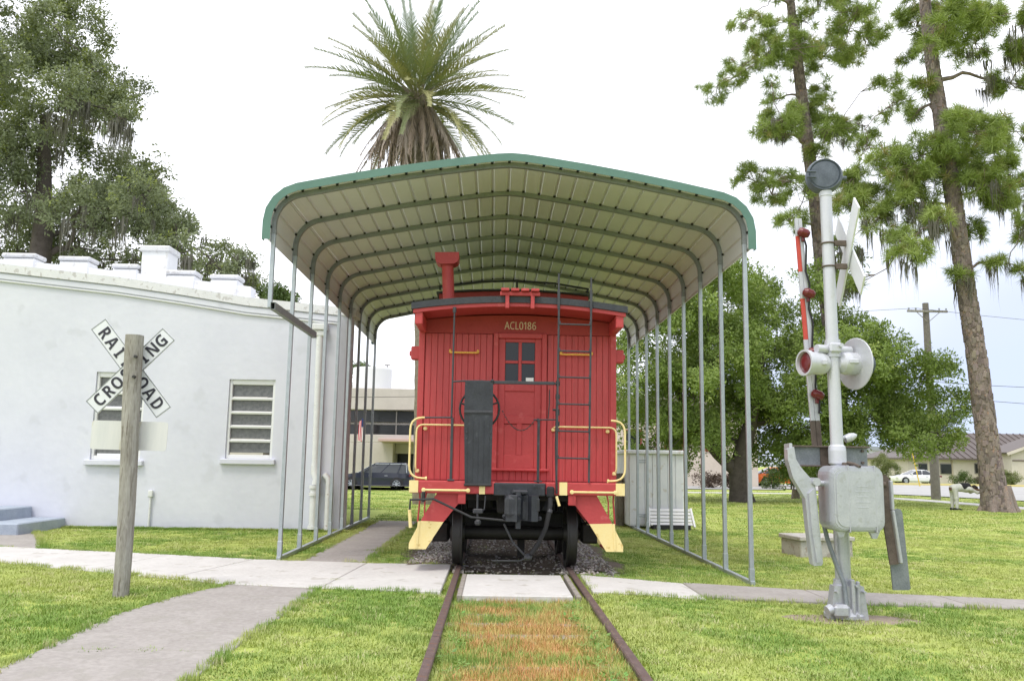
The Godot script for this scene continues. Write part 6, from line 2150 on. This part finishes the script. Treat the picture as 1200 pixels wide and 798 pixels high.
# ---------------------------------------------------------------- vehicles
func car(called: String, label: String, at: Vector3, turn: float, paint: Material, k: Dictionary) -> void:
	var t := thing(called, label, "car", at, "cars parked beyond the lawn")
	t.rotation.y = turn
	var ring := func(y, xf: float, xr: float, hw: float, n: int) -> Array:
		var p := []
		for i in n:
			var a := TAU * i / n
			var c := cos(a)
			var s := sin(a)
			var e := 0.42
			var q := Vector3(signf(c) * pow(absf(c), e), 0, signf(s) * pow(absf(s), e))
			var x := (xf + xr) * 0.5 + q.x * (xf - xr) * 0.5
			p.append(Vector3(x, y.call(x) if y is Callable else y, q.z * hw))
		return p
	var skin := func(rings: Array, cap_top: bool) -> MB:
		var mb := MB.new()
		var n: int = rings[0].size()
		for j in rings.size() - 1:
			for i in n:
				var i2 := (i + 1) % n
				var o: Vector3 = rings[j][i] + rings[j][i2] + rings[j + 1][i] + rings[j + 1][i2]
				mb.quad_out(rings[j][i], rings[j][i2], rings[j + 1][i2], rings[j + 1][i], Vector3(o.x * 0.15, o.y * 0.25 - 0.6, o.z))
		if cap_top:
			var r: Array = rings[-1]
			for i in n / 2 - 1:
				var b := n / 4 + i
				var a1: Vector3 = r[(b) % n]
				var a2: Vector3 = r[(b + 1) % n]
				var o1: Vector3 = r[posmod(n / 4 - i, n)]
				var o2: Vector3 = r[posmod(n / 4 - i - 1, n)]
				mb.quad_out(a1, a2, Vector3(a2.x, a2.y, -a2.z), Vector3(a1.x, a1.y, -a1.z), Vector3.UP)
				mb.quad_out(o1, o2, Vector3(o2.x, o2.y, -o2.z), Vector3(o1.x, o1.y, -o1.z), Vector3.UP)
		return mb
	var hl: float = k.len * 0.5
	var hw: float = k.wide * 0.5
	var belt: float = k.belt
	var top := func(x: float) -> float:
		return belt - 0.20 * smoothstep(k.cowl, hl, x) - k.tail * smoothstep(-k.deck, -hl, x)
	var mid := func(x: float) -> float:
		return belt * 0.70 - 0.08 * smoothstep(k.cowl, hl, x)
	var rings := [ring.call(0.20, hl - 0.12, -hl + 0.10, hw - 0.10, 36), ring.call(0.32, hl - 0.02, -hl + 0.02, hw - 0.02, 36), ring.call(mid, hl, -hl, hw, 36), ring.call(top, hl - 0.10, -hl + 0.06, hw - 0.06, 36)]
	part(t, "body", skin.call(rings, true), paint)
	var gh: Array = k.house
	var gr := []
	for q in gh:
		gr.append(ring.call(q[0], q[1], q[2], q[3], 36))
	var cab := part(t, "cabin_glass", skin.call(gr, true), M.car_glass)
	var last: Array = gh[-1]
	var rf := part(cab, "roof", skin.call([ring.call(last[0] - 0.03, last[1] + 0.05, last[2] - 0.05, last[3] + 0.025, 36), ring.call(last[0] + 0.04, last[1] - 0.05, last[2] + 0.05, last[3] - 0.06, 36)], true), paint)
	for s in [-1.0, 1.0]:
		for f in k.pillars:
			var pm := MB.new()
			var lo: Array = gh[0]
			var a := Vector3(lerpf(lo[2], lo[1], f[0]), lo[0] - 0.02, s * (lo[3] - 0.01))
			var b := Vector3(lerpf(last[2], last[1], f[1]), last[0], s * (last[3] + 0.015))
			pm.bar(a, b, 0.07, 0.05, 0.01, Vector3(0, 0, s))
			part(cab, "pillar", pm, paint)
		var ct := MB.new()   # bright strip over the side windows
		ct.tube([Vector3(gh[0][1] - 0.1, gh[0][0] + 0.02, s * (gh[0][3] + 0.005)), Vector3(last[1] + 0.06, last[0] - 0.05, s * (last[3] + 0.035)), Vector3(last[2] - 0.02, last[0] - 0.05, s * (last[3] + 0.035)), Vector3(gh[0][2] + 0.25, gh[0][0] + 0.05, s * (gh[0][3] + 0.005))], 0.02, 6)
		part(cab, "window_trim", ct, M.galv)
		for x in [k.axle_f, k.axle_r]:
			var ty := MB.new()
			var r: float = k.wheel
			var xf := Transform3D(Basis(Vector3.RIGHT, s * PI / 2), Vector3(x, r, s * (hw - 0.09)))
			part(t, "wheel_arch", MB.new().lathe([Vector2(r * 1.14, -0.2), Vector2(r * 1.14, 0.078), Vector2(r * 0.9, 0.078)], 24, xf), M.rubber)
			ty.lathe([Vector2(r * 0.62, 0.10), Vector2(r * 0.9, 0.105), Vector2(r, 0.07), Vector2(r, -0.08), Vector2(r * 0.6, -0.1)], 24, xf)
			var wo := part(t, "wheel", ty, M.rubber)
			var rm := MB.new()
			rm.lathe([Vector2(0, 0.085), Vector2(r * 0.16, 0.085), Vector2(r * 0.18, 0.07), Vector2(r * 0.2, 0.06)], 16, xf)
			rm.lathe([Vector2(r * 0.56, 0.08), Vector2(r * 0.64, 0.112), Vector2(r * 0.66, 0.10)], 24, xf)
			for q in 7:
				var a2 := TAU * q / 7
				rm.bar(xf * Vector3(cos(a2) * r * 0.12, 0.075, sin(a2) * r * 0.12), xf * Vector3(cos(a2) * r * 0.6, 0.09, sin(a2) * r * 0.6), 0.055, 0.02, 0.0, xf.basis.y)
			part(wo, "rim", rm, M.galv)
		var hlm := MB.new()
		hlm.box(Vector3(hl - 0.12, belt * 0.72, s * (hw - 0.22)), Vector3(0.16, 0.12, 0.34), 0.03)
		part(t, "headlight", hlm, M.paper)
		hlm = MB.new()
		hlm.box(Vector3(-hl + 0.11, belt * 0.86, s * (hw - 0.13)), Vector3(0.18, 0.17, 0.24), 0.03)
		part(t, "tail_light", hlm, M.red_lens)
		hlm = MB.new()
		hlm.box(Vector3(k.cowl - 0.25, belt + 0.08, s * (hw + 0.06)), Vector3(0.14, 0.12, 0.18), 0.03)
		part(t, "door_mirror", hlm, paint)
		for dx in [0.25, -0.75]:
			hlm = MB.new()
			hlm.box(Vector3(dx, belt * 0.83, s * (hw - 0.0)), Vector3(0.2, 0.03, 0.05), 0.01)
			part(t, "door_handle", hlm, M.galv)

func make_cars() -> void:
	var suv := {"len": 4.75, "wide": 1.9, "belt": 1.06, "tail": 0.02, "deck": 2.2, "cowl": 0.95, "wheel": 0.37, "axle_f": 1.45, "axle_r": -1.42, "pillars": [[0.98, 0.95], [0.56, 0.50], [0.24, 0.14]], "house": [[1.03, 1.15, -2.28, 0.88], [1.34, 0.62, -2.18, 0.80], [1.66, 0.02, -1.95, 0.68]]}
	car("parked_suv", "black sport utility car parked in front of the office building", Vector3(-7.75, -0.42, -55.5), PI, mat(Vector3(0.022, 0.026, 0.042), 0.15), suv)
	var sedan := {"len": 4.6, "wide": 1.8, "belt": 0.90, "tail": 0.06, "deck": 1.5, "cowl": 1.0, "wheel": 0.32, "axle_f": 1.38, "axle_r": -1.35, "pillars": [[0.99, 0.96], [0.52, 0.48], [0.06, 0.06]], "house": [[0.88, 1.15, -1.9, 0.82], [1.12, 0.62, -1.5, 0.74], [1.36, 0.10, -0.85, 0.60]]}
	car("parked_car", "white sedan parked before the tan building", on_ground(42.0, -85.5, 0.09), PI, mat(Vector3(0.75, 0.76, 0.77), 0.25), sedan)
	car("parked_car", "bright orange car parked between the round tree and crossing signal", on_ground(22.0, -66.5, 0.09), 0.0, mat(Vector3(0.75, 0.16, 0.02), 0.3), sedan)

# ---------------------------------------------------------------- buildings beyond the lawn
func make_far_buildings() -> void:
	var beige := tex(Vector3(0.47, 0.435, 0.405), Vector3(0.53, 0.49, 0.46), 6.0, 0.9, 70, 0.0, 0.3)
	var dark_glass := mat(Vector3(0.018, 0.02, 0.022), 0.12)
	var frame := mat(Vector3(0.20, 0.19, 0.18), 0.5)
	# office block seen between the white building and the caboose
	var t := thing("office_building", "beige two-storey office building with dark ribbon windows", "building", Vector3(-14.0, -0.9, -75.0))
	var mb := MB.new()
	mb.box(Vector3(0, 7.6, -6), Vector3(36, 1.9, 12), 0.04)
	mb.box(Vector3(0, 4.15, -6), Vector3(36, 0.7, 12), 0.04)
	mb.box(Vector3(-6.5, 1.9, -6), Vector3(23, 3.8, 12), 0.04)
	mb.box(Vector3(11.5, 3.35, -7), Vector3(12.99, 0.9, 11), 0.04)
	part(t, "wall", mb, beige)
	mb = MB.new()
	mb.box(Vector3(0, 5.58, -6.4), Vector3(35.5, 2.14, 11.4))
	part(t, "window_band_core", mb, beige)
	for i in 17:
		for r in 2:
			mb = MB.new()
			mb.box(Vector3(-16.9 + i * 2.1, 4.95 if r == 0 else 6.1, -0.5), Vector3(1.98, 0.80 if r == 0 else 0.95, 0.05))
			part(t, "pane", mb, dark_glass)
	mb = MB.new()
	mb.box(Vector3(0, 5.46, -0.44), Vector3(35.5, 0.10, 0.12))
	for i in 18:
		mb.box(Vector3(-17.95 + i * 2.1, 5.58, -0.45), Vector3(0.09, 2.12, 0.10))
	part(t, "mullions", mb, frame)
	mb = MB.new()
	mb.box(Vector3(10.5, 4.0, 1.0), Vector3(13, 0.26, 3.0), 0.03)
	part(t, "canopy", mb, mat(Vector3(0.50, 0.36, 0.34), 0.7))
	mb = MB.new()
	mb.box(Vector3(11.5, 1.45, -3.5), Vector3(12.9, 2.9, 0.2))
	part(t, "entrance_wall", mb, dark_glass)
	for i in 5:
		mb = MB.new()
		mb.box(Vector3(6.2 + i * 2.4, 1.45, -3.35), Vector3(0.14, 2.9, 0.1))
		part(t, "entrance_mullion", mb, frame)
	t = thing("rooftop_tank", "white boxy rooftop tank above the office building", "tank", Vector3(-11.6, 7.65, -79.0))
	mb = MB.new()
	mb.lathe([Vector2(0, 2.3), Vector2(1.75, 2.15), Vector2(1.8, 2.0), Vector2(1.8, 0.0), Vector2(0, 0)], 28)
	part(t, "tank_shell", mb, mat(Vector3(0.72, 0.73, 0.74), 0.6))
	mb = MB.new()
	for q in [[-1.4, 0.3], [1.3, -0.2]]:
		mb.cyl(Vector3(q[0], 2.0, q[1]), Vector3(q[0], 2.45, q[1]), 0.05, 8)
		mb.box(Vector3(q[0], 2.5, q[1]), Vector3(0.5, 0.1, 0.2))
	part(t, "roof_lamp", mb, frame)
	# flag hanging limp on its pole
	t = thing("flagpole", "thin flagpole with a limp striped flag before the office building", "flagpole", on_ground(-10.95, -71.0))
	mb = MB.new()
	mb.cyl(Vector3(0, -0.3, 0), Vector3(0, 7.3, 0), 0.06, 8)
	part(t, "pole", mb, M.galv)
	for i in 7:
		mb = MB.new()
		var x0 := -0.04 - i * 0.065
		var zz := 0.05 * sin(i * 1.9)
		mb.bar(Vector3(x0, 5.35 - i * 0.03, zz), Vector3(x0 - 0.04, 3.55 + 0.05 * sin(i * 2.3), zz + 0.03), 0.066, 0.03, 0.0, Vector3.BACK)
		part(t, "flag_stripe", mb, mat(Vector3(0.50, 0.03, 0.05), 0.9) if i % 2 == 0 else M.paper)
	mb = MB.new()
	mb.box(Vector3(-0.12, 5.05, 0.04), Vector3(0.24, 0.7, 0.09), 0.02)
	part(t, "flag_union", mb, mat(Vector3(0.02, 0.03, 0.12), 0.9))
	# beige house behind the round tree
	t = thing("beige_house", "pale beige house with red window trim behind the round tree", "building", on_ground(12.0, -63.0))
	mb = MB.new()
	mb.box(Vector3(0, 2.6, -4), Vector3(14.5, 5.4, 8), 0.05)
	part(t, "wall", mb, tex(Vector3(0.56, 0.49, 0.42), Vector3(0.62, 0.55, 0.48), 5.0, 0.9, 71, 0.0, 0.3))
	mb = MB.new()
	mb.prism(PackedVector2Array([Vector2(-7.6, 5.3), Vector2(7.6, 5.3), Vector2(5.0, 6.6), Vector2(-5.0, 6.6)]), -8.3, 0.3)
	part(t, "roof", mb, mat(Vector3(0.26, 0.23, 0.21), 0.9))
	for x in [-5.0, -2.0, 1.0, 4.0]:
		mb = MB.new()
		mb.box(Vector3(x, 3.3, 0.03), Vector3(1.3, 1.5, 0.1), 0.01)
		var w := part(t, "window", mb, mat(Vector3(0.30, 0.06, 0.05), 0.7))
		mb = MB.new()
		mb.box(Vector3(x, 3.3, 0.09), Vector3(1.05, 1.25, 0.02))
		part(w, "pane", mb, dark_glass)
	# tan building with brown metal roof
	t = thing("tan_building", "tan single-storey building with brown standing seam roof", "building", Vector3(60.0, -0.45, -95.0))
	var tan := tex(Vector3(0.54, 0.49, 0.44), Vector3(0.60, 0.55, 0.50), 6.0, 0.9, 72, 0.0, 0.3)
	var brown := mat(Vector3(0.105, 0.085, 0.078), 0.55)
	mb = MB.new()
	mb.box(Vector3(3, 1.5, -6), Vector3(34, 3.0, 12), 0.04)
	part(t, "wall", mb, tan)
	mb = MB.new()   # hipped roof
	var e := [Vector3(-14.6, 3.05, 0.7), Vector3(20.6, 3.05, 0.7), Vector3(20.6, 3.05, -12.7), Vector3(-14.6, 3.05, -12.7), Vector3(-6.6, 6.1, -6.0), Vector3(12.6, 6.1, -6.0)]
	mb.quad_out(e[0], e[1], e[5], e[4], Vector3(0, 1, 1))
	mb.quad_out(e[2], e[3], e[4], e[5], Vector3(0, 1, -1))
	mb.tri_out(e[0], e[3], e[4], Vector3(-1, 1, 0))
	mb.tri_out(e[1], e[2], e[5], Vector3(1, 1, 0))
	mb.box(Vector3(3, 2.95, -6), Vector3(35.2, 0.19, 13.4))
	var rf := part(t, "roof", mb, brown)
	for i in 44:
		var sx := -14.3 + i * 0.8
		var up := minf(1.0, minf((sx + 14.6) / 8.0, (20.6 - sx) / 8.0))
		mb = MB.new()
		mb.bar(Vector3(sx, 3.09, 0.69), Vector3(sx, 3.09 + 3.03 * up, 0.69 - 6.67 * up), 0.10, 0.12)
		part(rf, "seam", mb, brown)
	for q in [[-9.8, 1.85, 1.15, 1.0], [-6.2, 1.95, 0.62, 1.0], [-12.4, 1.85, 0.9, 1.0]]:
		mb = MB.new()
		mb.box(Vector3(q[0], q[1], 0.03), Vector3(q[2] + 0.16, q[3] + 0.16, 0.08), 0.01)
		var w := part(t, "window", mb, frame)
		mb = MB.new()
		mb.box(Vector3(q[0], q[1], 0.085), Vector3(q[2], q[3], 0.02))
		part(w, "pane", mb, dark_glass)
	mb = MB.new()
	mb.prism(PackedVector2Array([Vector2(-4.9, 0.0), Vector2(8.9, 0.0), Vector2(8.9, 3.75), Vector2(2.0, 6.2), Vector2(-4.9, 3.75)]), 0.05, 4.2)
	part(t, "gable_wing", mb, tan)
	mb = MB.new()
	mb.bar(Vector3(-5.6, 3.62, 2.2), Vector3(2.0, 6.35, 2.2), 4.9, 0.18)
	mb.bar(Vector3(9.6, 3.62, 2.2), Vector3(2.0, 6.35, 2.2), 4.9, 0.18)
	part(t, "gable_roof", mb, brown)
	mb = MB.new()
	mb.bar(Vector3(-5.6, 3.52, 4.72), Vector3(2.0, 6.25, 4.72), 0.08, 0.30)
	mb.bar(Vector3(9.6, 3.52, 4.72), Vector3(2.0, 6.25, 4.72), 0.08, 0.30)
	part(t, "gable_fascia", mb, tan)
	mb = MB.new()
	mb.box(Vector3(2.0, 2.85, 4.22), Vector3(13.6, 0.16, 0.06))
	part(t, "siding_band", mb, mat(Vector3(0.2, 0.16, 0.14), 0.8))
	for i in 2:
		mb = MB.new()
		mb.box(Vector3(-9.1 + i * 4.2, 1.5, 0.06), Vector3(0.16, 2.9, 0.12))
		part(t, "downspout", mb, mat(Vector3(0.42, 0.36, 0.28), 0.7))
	# white low store beyond the round tree
	t = thing("white_store", "low white store with grey roof edge behind the signal mast", "building", on_ground(49.0, -114.0))
	mb = MB.new()
	mb.box(Vector3(0, 2.0, -5), Vector3(9, 4.0, 10), 0.05)
	part(t, "wall", mb, M.stucco)
	mb = MB.new()
	mb.prism(PackedVector2Array([Vector2(-5, 3.9), Vector2(5, 3.9), Vector2(5, 4.2), Vector2(-5, 4.9)]), -10.2, 0.2)
	part(t, "roof", mb, M.galv)

# ---------------------------------------------------------------- the person leaning on the pine
func capsule_field(p: Vector3, bones: Array) -> float:
	var d := 1e9
	for b in bones:
		var a: Vector3 = b[0]
		var c: Vector3 = b[1]
		var ab := c - a
		var h := clampf((p - a).dot(ab) / ab.length_squared(), 0.0, 1.0)
		var e := (p - a - ab * h).length() - lerpf(b[2], b[3], h)
		var k := 0.05
		var m := clampf(0.5 + 0.5 * (d - e) / k, 0.0, 1.0)
		d = lerpf(d, e, m) - k * m * (1.0 - m) if d < 1e8 else e
	return d

func nets(bones: Array, cell: float) -> MB:
	var lo := Vector3(1e9, 1e9, 1e9)
	var hi := -lo
	for b in bones:
		for e in [0, 1]:
			var r: float = b[2 + e] + cell * 2.0
			lo = lo.min(b[e] - Vector3.ONE * r)
			hi = hi.max(b[e] + Vector3.ONE * r)
	var nx := int((hi.x - lo.x) / cell) + 2
	var ny := int((hi.y - lo.y) / cell) + 2
	var nz := int((hi.z - lo.z) / cell) + 2
	var f := PackedFloat32Array()
	f.resize(nx * ny * nz)
	for k in nz:
		for j in ny:
			for i in nx:
				f[(k * ny + j) * nx + i] = capsule_field(lo + Vector3(i, j, k) * cell, bones)
	var vert := {}
	var off := [Vector3i(0, 0, 0), Vector3i(1, 0, 0), Vector3i(0, 1, 0), Vector3i(1, 1, 0), Vector3i(0, 0, 1), Vector3i(1, 0, 1), Vector3i(0, 1, 1), Vector3i(1, 1, 1)]
	var edges := [[0, 1], [2, 3], [4, 5], [6, 7], [0, 2], [1, 3], [4, 6], [5, 7], [0, 4], [1, 5], [2, 6], [3, 7]]
	for k in nz - 1:
		for j in ny - 1:
			for i in nx - 1:
				var s := []
				var neg := 0
				for o in off:
					var q := f[((k + o.z) * ny + j + o.y) * nx + i + o.x]
					s.append(q)
					if q < 0.0: neg += 1
				if neg == 0 or neg == 8: continue
				var p := Vector3()
				var n := 0
				for e in edges:
					if (s[e[0]] < 0.0) != (s[e[1]] < 0.0):
						var t: float = s[e[0]] / (s[e[0]] - s[e[1]])
						p += Vector3(off[e[0]]).lerp(Vector3(off[e[1]]), t)
						n += 1
				vert[Vector3i(i, j, k)] = lo + (Vector3(i, j, k) + p / n) * cell
	var mb := MB.new()
	var nrm := func(p: Vector3) -> Vector3:
		var h := 0.008
		return Vector3(capsule_field(p + Vector3(h, 0, 0), bones) - capsule_field(p - Vector3(h, 0, 0), bones), capsule_field(p + Vector3(0, h, 0), bones) - capsule_field(p - Vector3(0, h, 0), bones), capsule_field(p + Vector3(0, 0, h), bones) - capsule_field(p - Vector3(0, 0, h), bones)).normalized()
	for k in range(1, nz - 1):
		for j in range(1, ny - 1):
			for i in range(1, nx - 1):
				var a := f[(k * ny + j) * nx + i] < 0.0
				for ax in 3:
					var d := Vector3i(1 if ax == 0 else 0, 1 if ax == 1 else 0, 1 if ax == 2 else 0)
					if a == (f[((k + d.z) * ny + j + d.y) * nx + i + d.x] < 0.0): continue
					var u := Vector3i(0, 1, 0) if ax == 0 else (Vector3i(0, 0, 1) if ax == 1 else Vector3i(1, 0, 0))
					var w := Vector3i(0, 0, 1) if ax == 0 else (Vector3i(1, 0, 0) if ax == 1 else Vector3i(0, 1, 0))
					var c := Vector3i(i, j, k)
					var q := [c, c - u, c - u - w, c - w]
					if vert.has(q[0]) and vert.has(q[1]) and vert.has(q[2]) and vert.has(q[3]):
						var P: Array = q.map(func(e): return vert[e])
						mb.quad_n(P[0], P[1], P[2], P[3], nrm.call(P[0]), nrm.call(P[1]), nrm.call(P[2]), nrm.call(P[3]))
	return mb

func make_person() -> void:
	var t := thing("person", "person in pale grey clothes and black vest bent forward against the pine trunk", "person", on_ground(16.72, -31.55))
	var bones := []
	var hip := Vector3(0.02, 0.80, 0)
	var chest := Vector3(0.50, 0.80, 0)
	for s in [-1.0, 1.0]:
		var o := Vector3(0, 0, s * 0.10)
		var knee := Vector3(0.04 + 0.02 * s, 0.44, s * 0.10)
		var ankle := Vector3(0.03 + 0.03 * s, 0.10, s * 0.11)
		bones.append([hip + o, knee, 0.105, 0.075])
		bones.append([knee, ankle, 0.075, 0.055])
		var sh := chest + Vector3(0.06, -0.02, s * 0.19)
		var el := sh + Vector3(0.22, -0.12, s * 0.05)
		bones.append([chest + Vector3(0, 0, s * 0.08), sh, 0.09, 0.075])
		bones.append([sh, el, 0.065, 0.05])
		bones.append([el, el + Vector3(0.22, 0.06, -s * 0.04), 0.048, 0.038])
	bones.append([hip, Vector3(0.26, 0.83, 0), 0.15, 0.14])
	bones.append([Vector3(0.26, 0.83, 0), chest, 0.14, 0.155])
	bones.append([chest, chest + Vector3(0.20, 0.0, 0), 0.08, 0.06])
	part(t, "body", nets(bones, 0.032), tex(Vector3(0.45, 0.46, 0.42), Vector3(0.60, 0.60, 0.56), 0.3, 0.9, 80, 0.0, 0.5))
	part(t, "vest", nets([[Vector3(0.33, 0.845, 0), Vector3(0.52, 0.84, 0), 0.155, 0.168]], 0.03), mat(Vector3(0.015, 0.015, 0.018), 0.9))
	var hd := chest + Vector3(0.30, 0.0, 0.0)
	part(t, "head", nets([[hd, hd + Vector3(0.08, -0.03, 0), 0.10, 0.075], [hd + Vector3(0.10, -0.09, 0), hd + Vector3(0.12, -0.09, 0), 0.022, 0.018]], 0.016), mat(Vector3(0.30, 0.18, 0.12), 0.7))
	part(t, "hair", nets([[hd + Vector3(0.01, 0.03, 0), hd + Vector3(0.05, 0.02, 0), 0.108, 0.085]], 0.018), mat(Vector3(0.02, 0.015, 0.012), 0.8))
	for s in [-1.0, 1.0]:
		var a := Vector3(0.03 + 0.03 * s, 0.045, s * 0.11)
		part(t, "shoe", nets([[a - Vector3(0.05, 0, 0), a + Vector3(0.12, -0.005, 0), 0.055, 0.045]], 0.02), M.rubber)
		var h := chest + Vector3(0.50, -0.08, s * 0.20)
		var fb := [[h, h + Vector3(0.07, 0.0, 0), 0.034, 0.038]]
		for q in 4:
			var b := h + Vector3(0.08, -0.03 + 0.02 * q, 0.0)
			fb.append([b, b + Vector3(0.035, 0.0, -s * 0.01), 0.010, 0.009])
			fb.append([b + Vector3(0.035, 0, -s * 0.01), b + Vector3(0.06 - 0.004 * absf(q - 1), 0, -s * 0.03), 0.009, 0.008])
		fb.append([h + Vector3(0.03, 0.03, 0), h + Vector3(0.06, 0.065, -s * 0.01), 0.012, 0.010])
		part(t, "hand", nets(fb, 0.010), mat(Vector3(0.30, 0.18, 0.12), 0.7))
	var pk := MB.new()
	pk.box(Vector3(-0.12, 0.78, 0.05), Vector3(0.07, 0.11, 0.13), 0.02)
	part(t, "belt_pouch", pk, mat(Vector3(0.12, 0.06, 0.04), 0.9))
	# stump near the street
	var mb := MB.new()
	mb.tube([Vector3(0, -0.1, 0), Vector3(0, 0.15, 0), Vector3(0.02, 0.42, 0)], [0.24, 0.2, 0.18], 12)
	var st := part(self, "tree_stump", mb, M.bark_pine)
	st.position = on_ground(14.2, -41.0)
	tag(st, "short brown tree stump on the lawn right of the round tree", "stump")

func _ready() -> void:
	make_camera_and_light()
	make_materials()
	make_ground()
	make_paving()
	make_track()
	gravel_and_soil()
	make_shelter()
	make_white_building()
	make_far_buildings()
	make_trees()
	make_shrubs()
	make_caboose()
	make_crossbuck()
	make_gate_signal()
	make_lawn_things()
	make_poles()
	make_cars()
	make_person()
	make_grass()
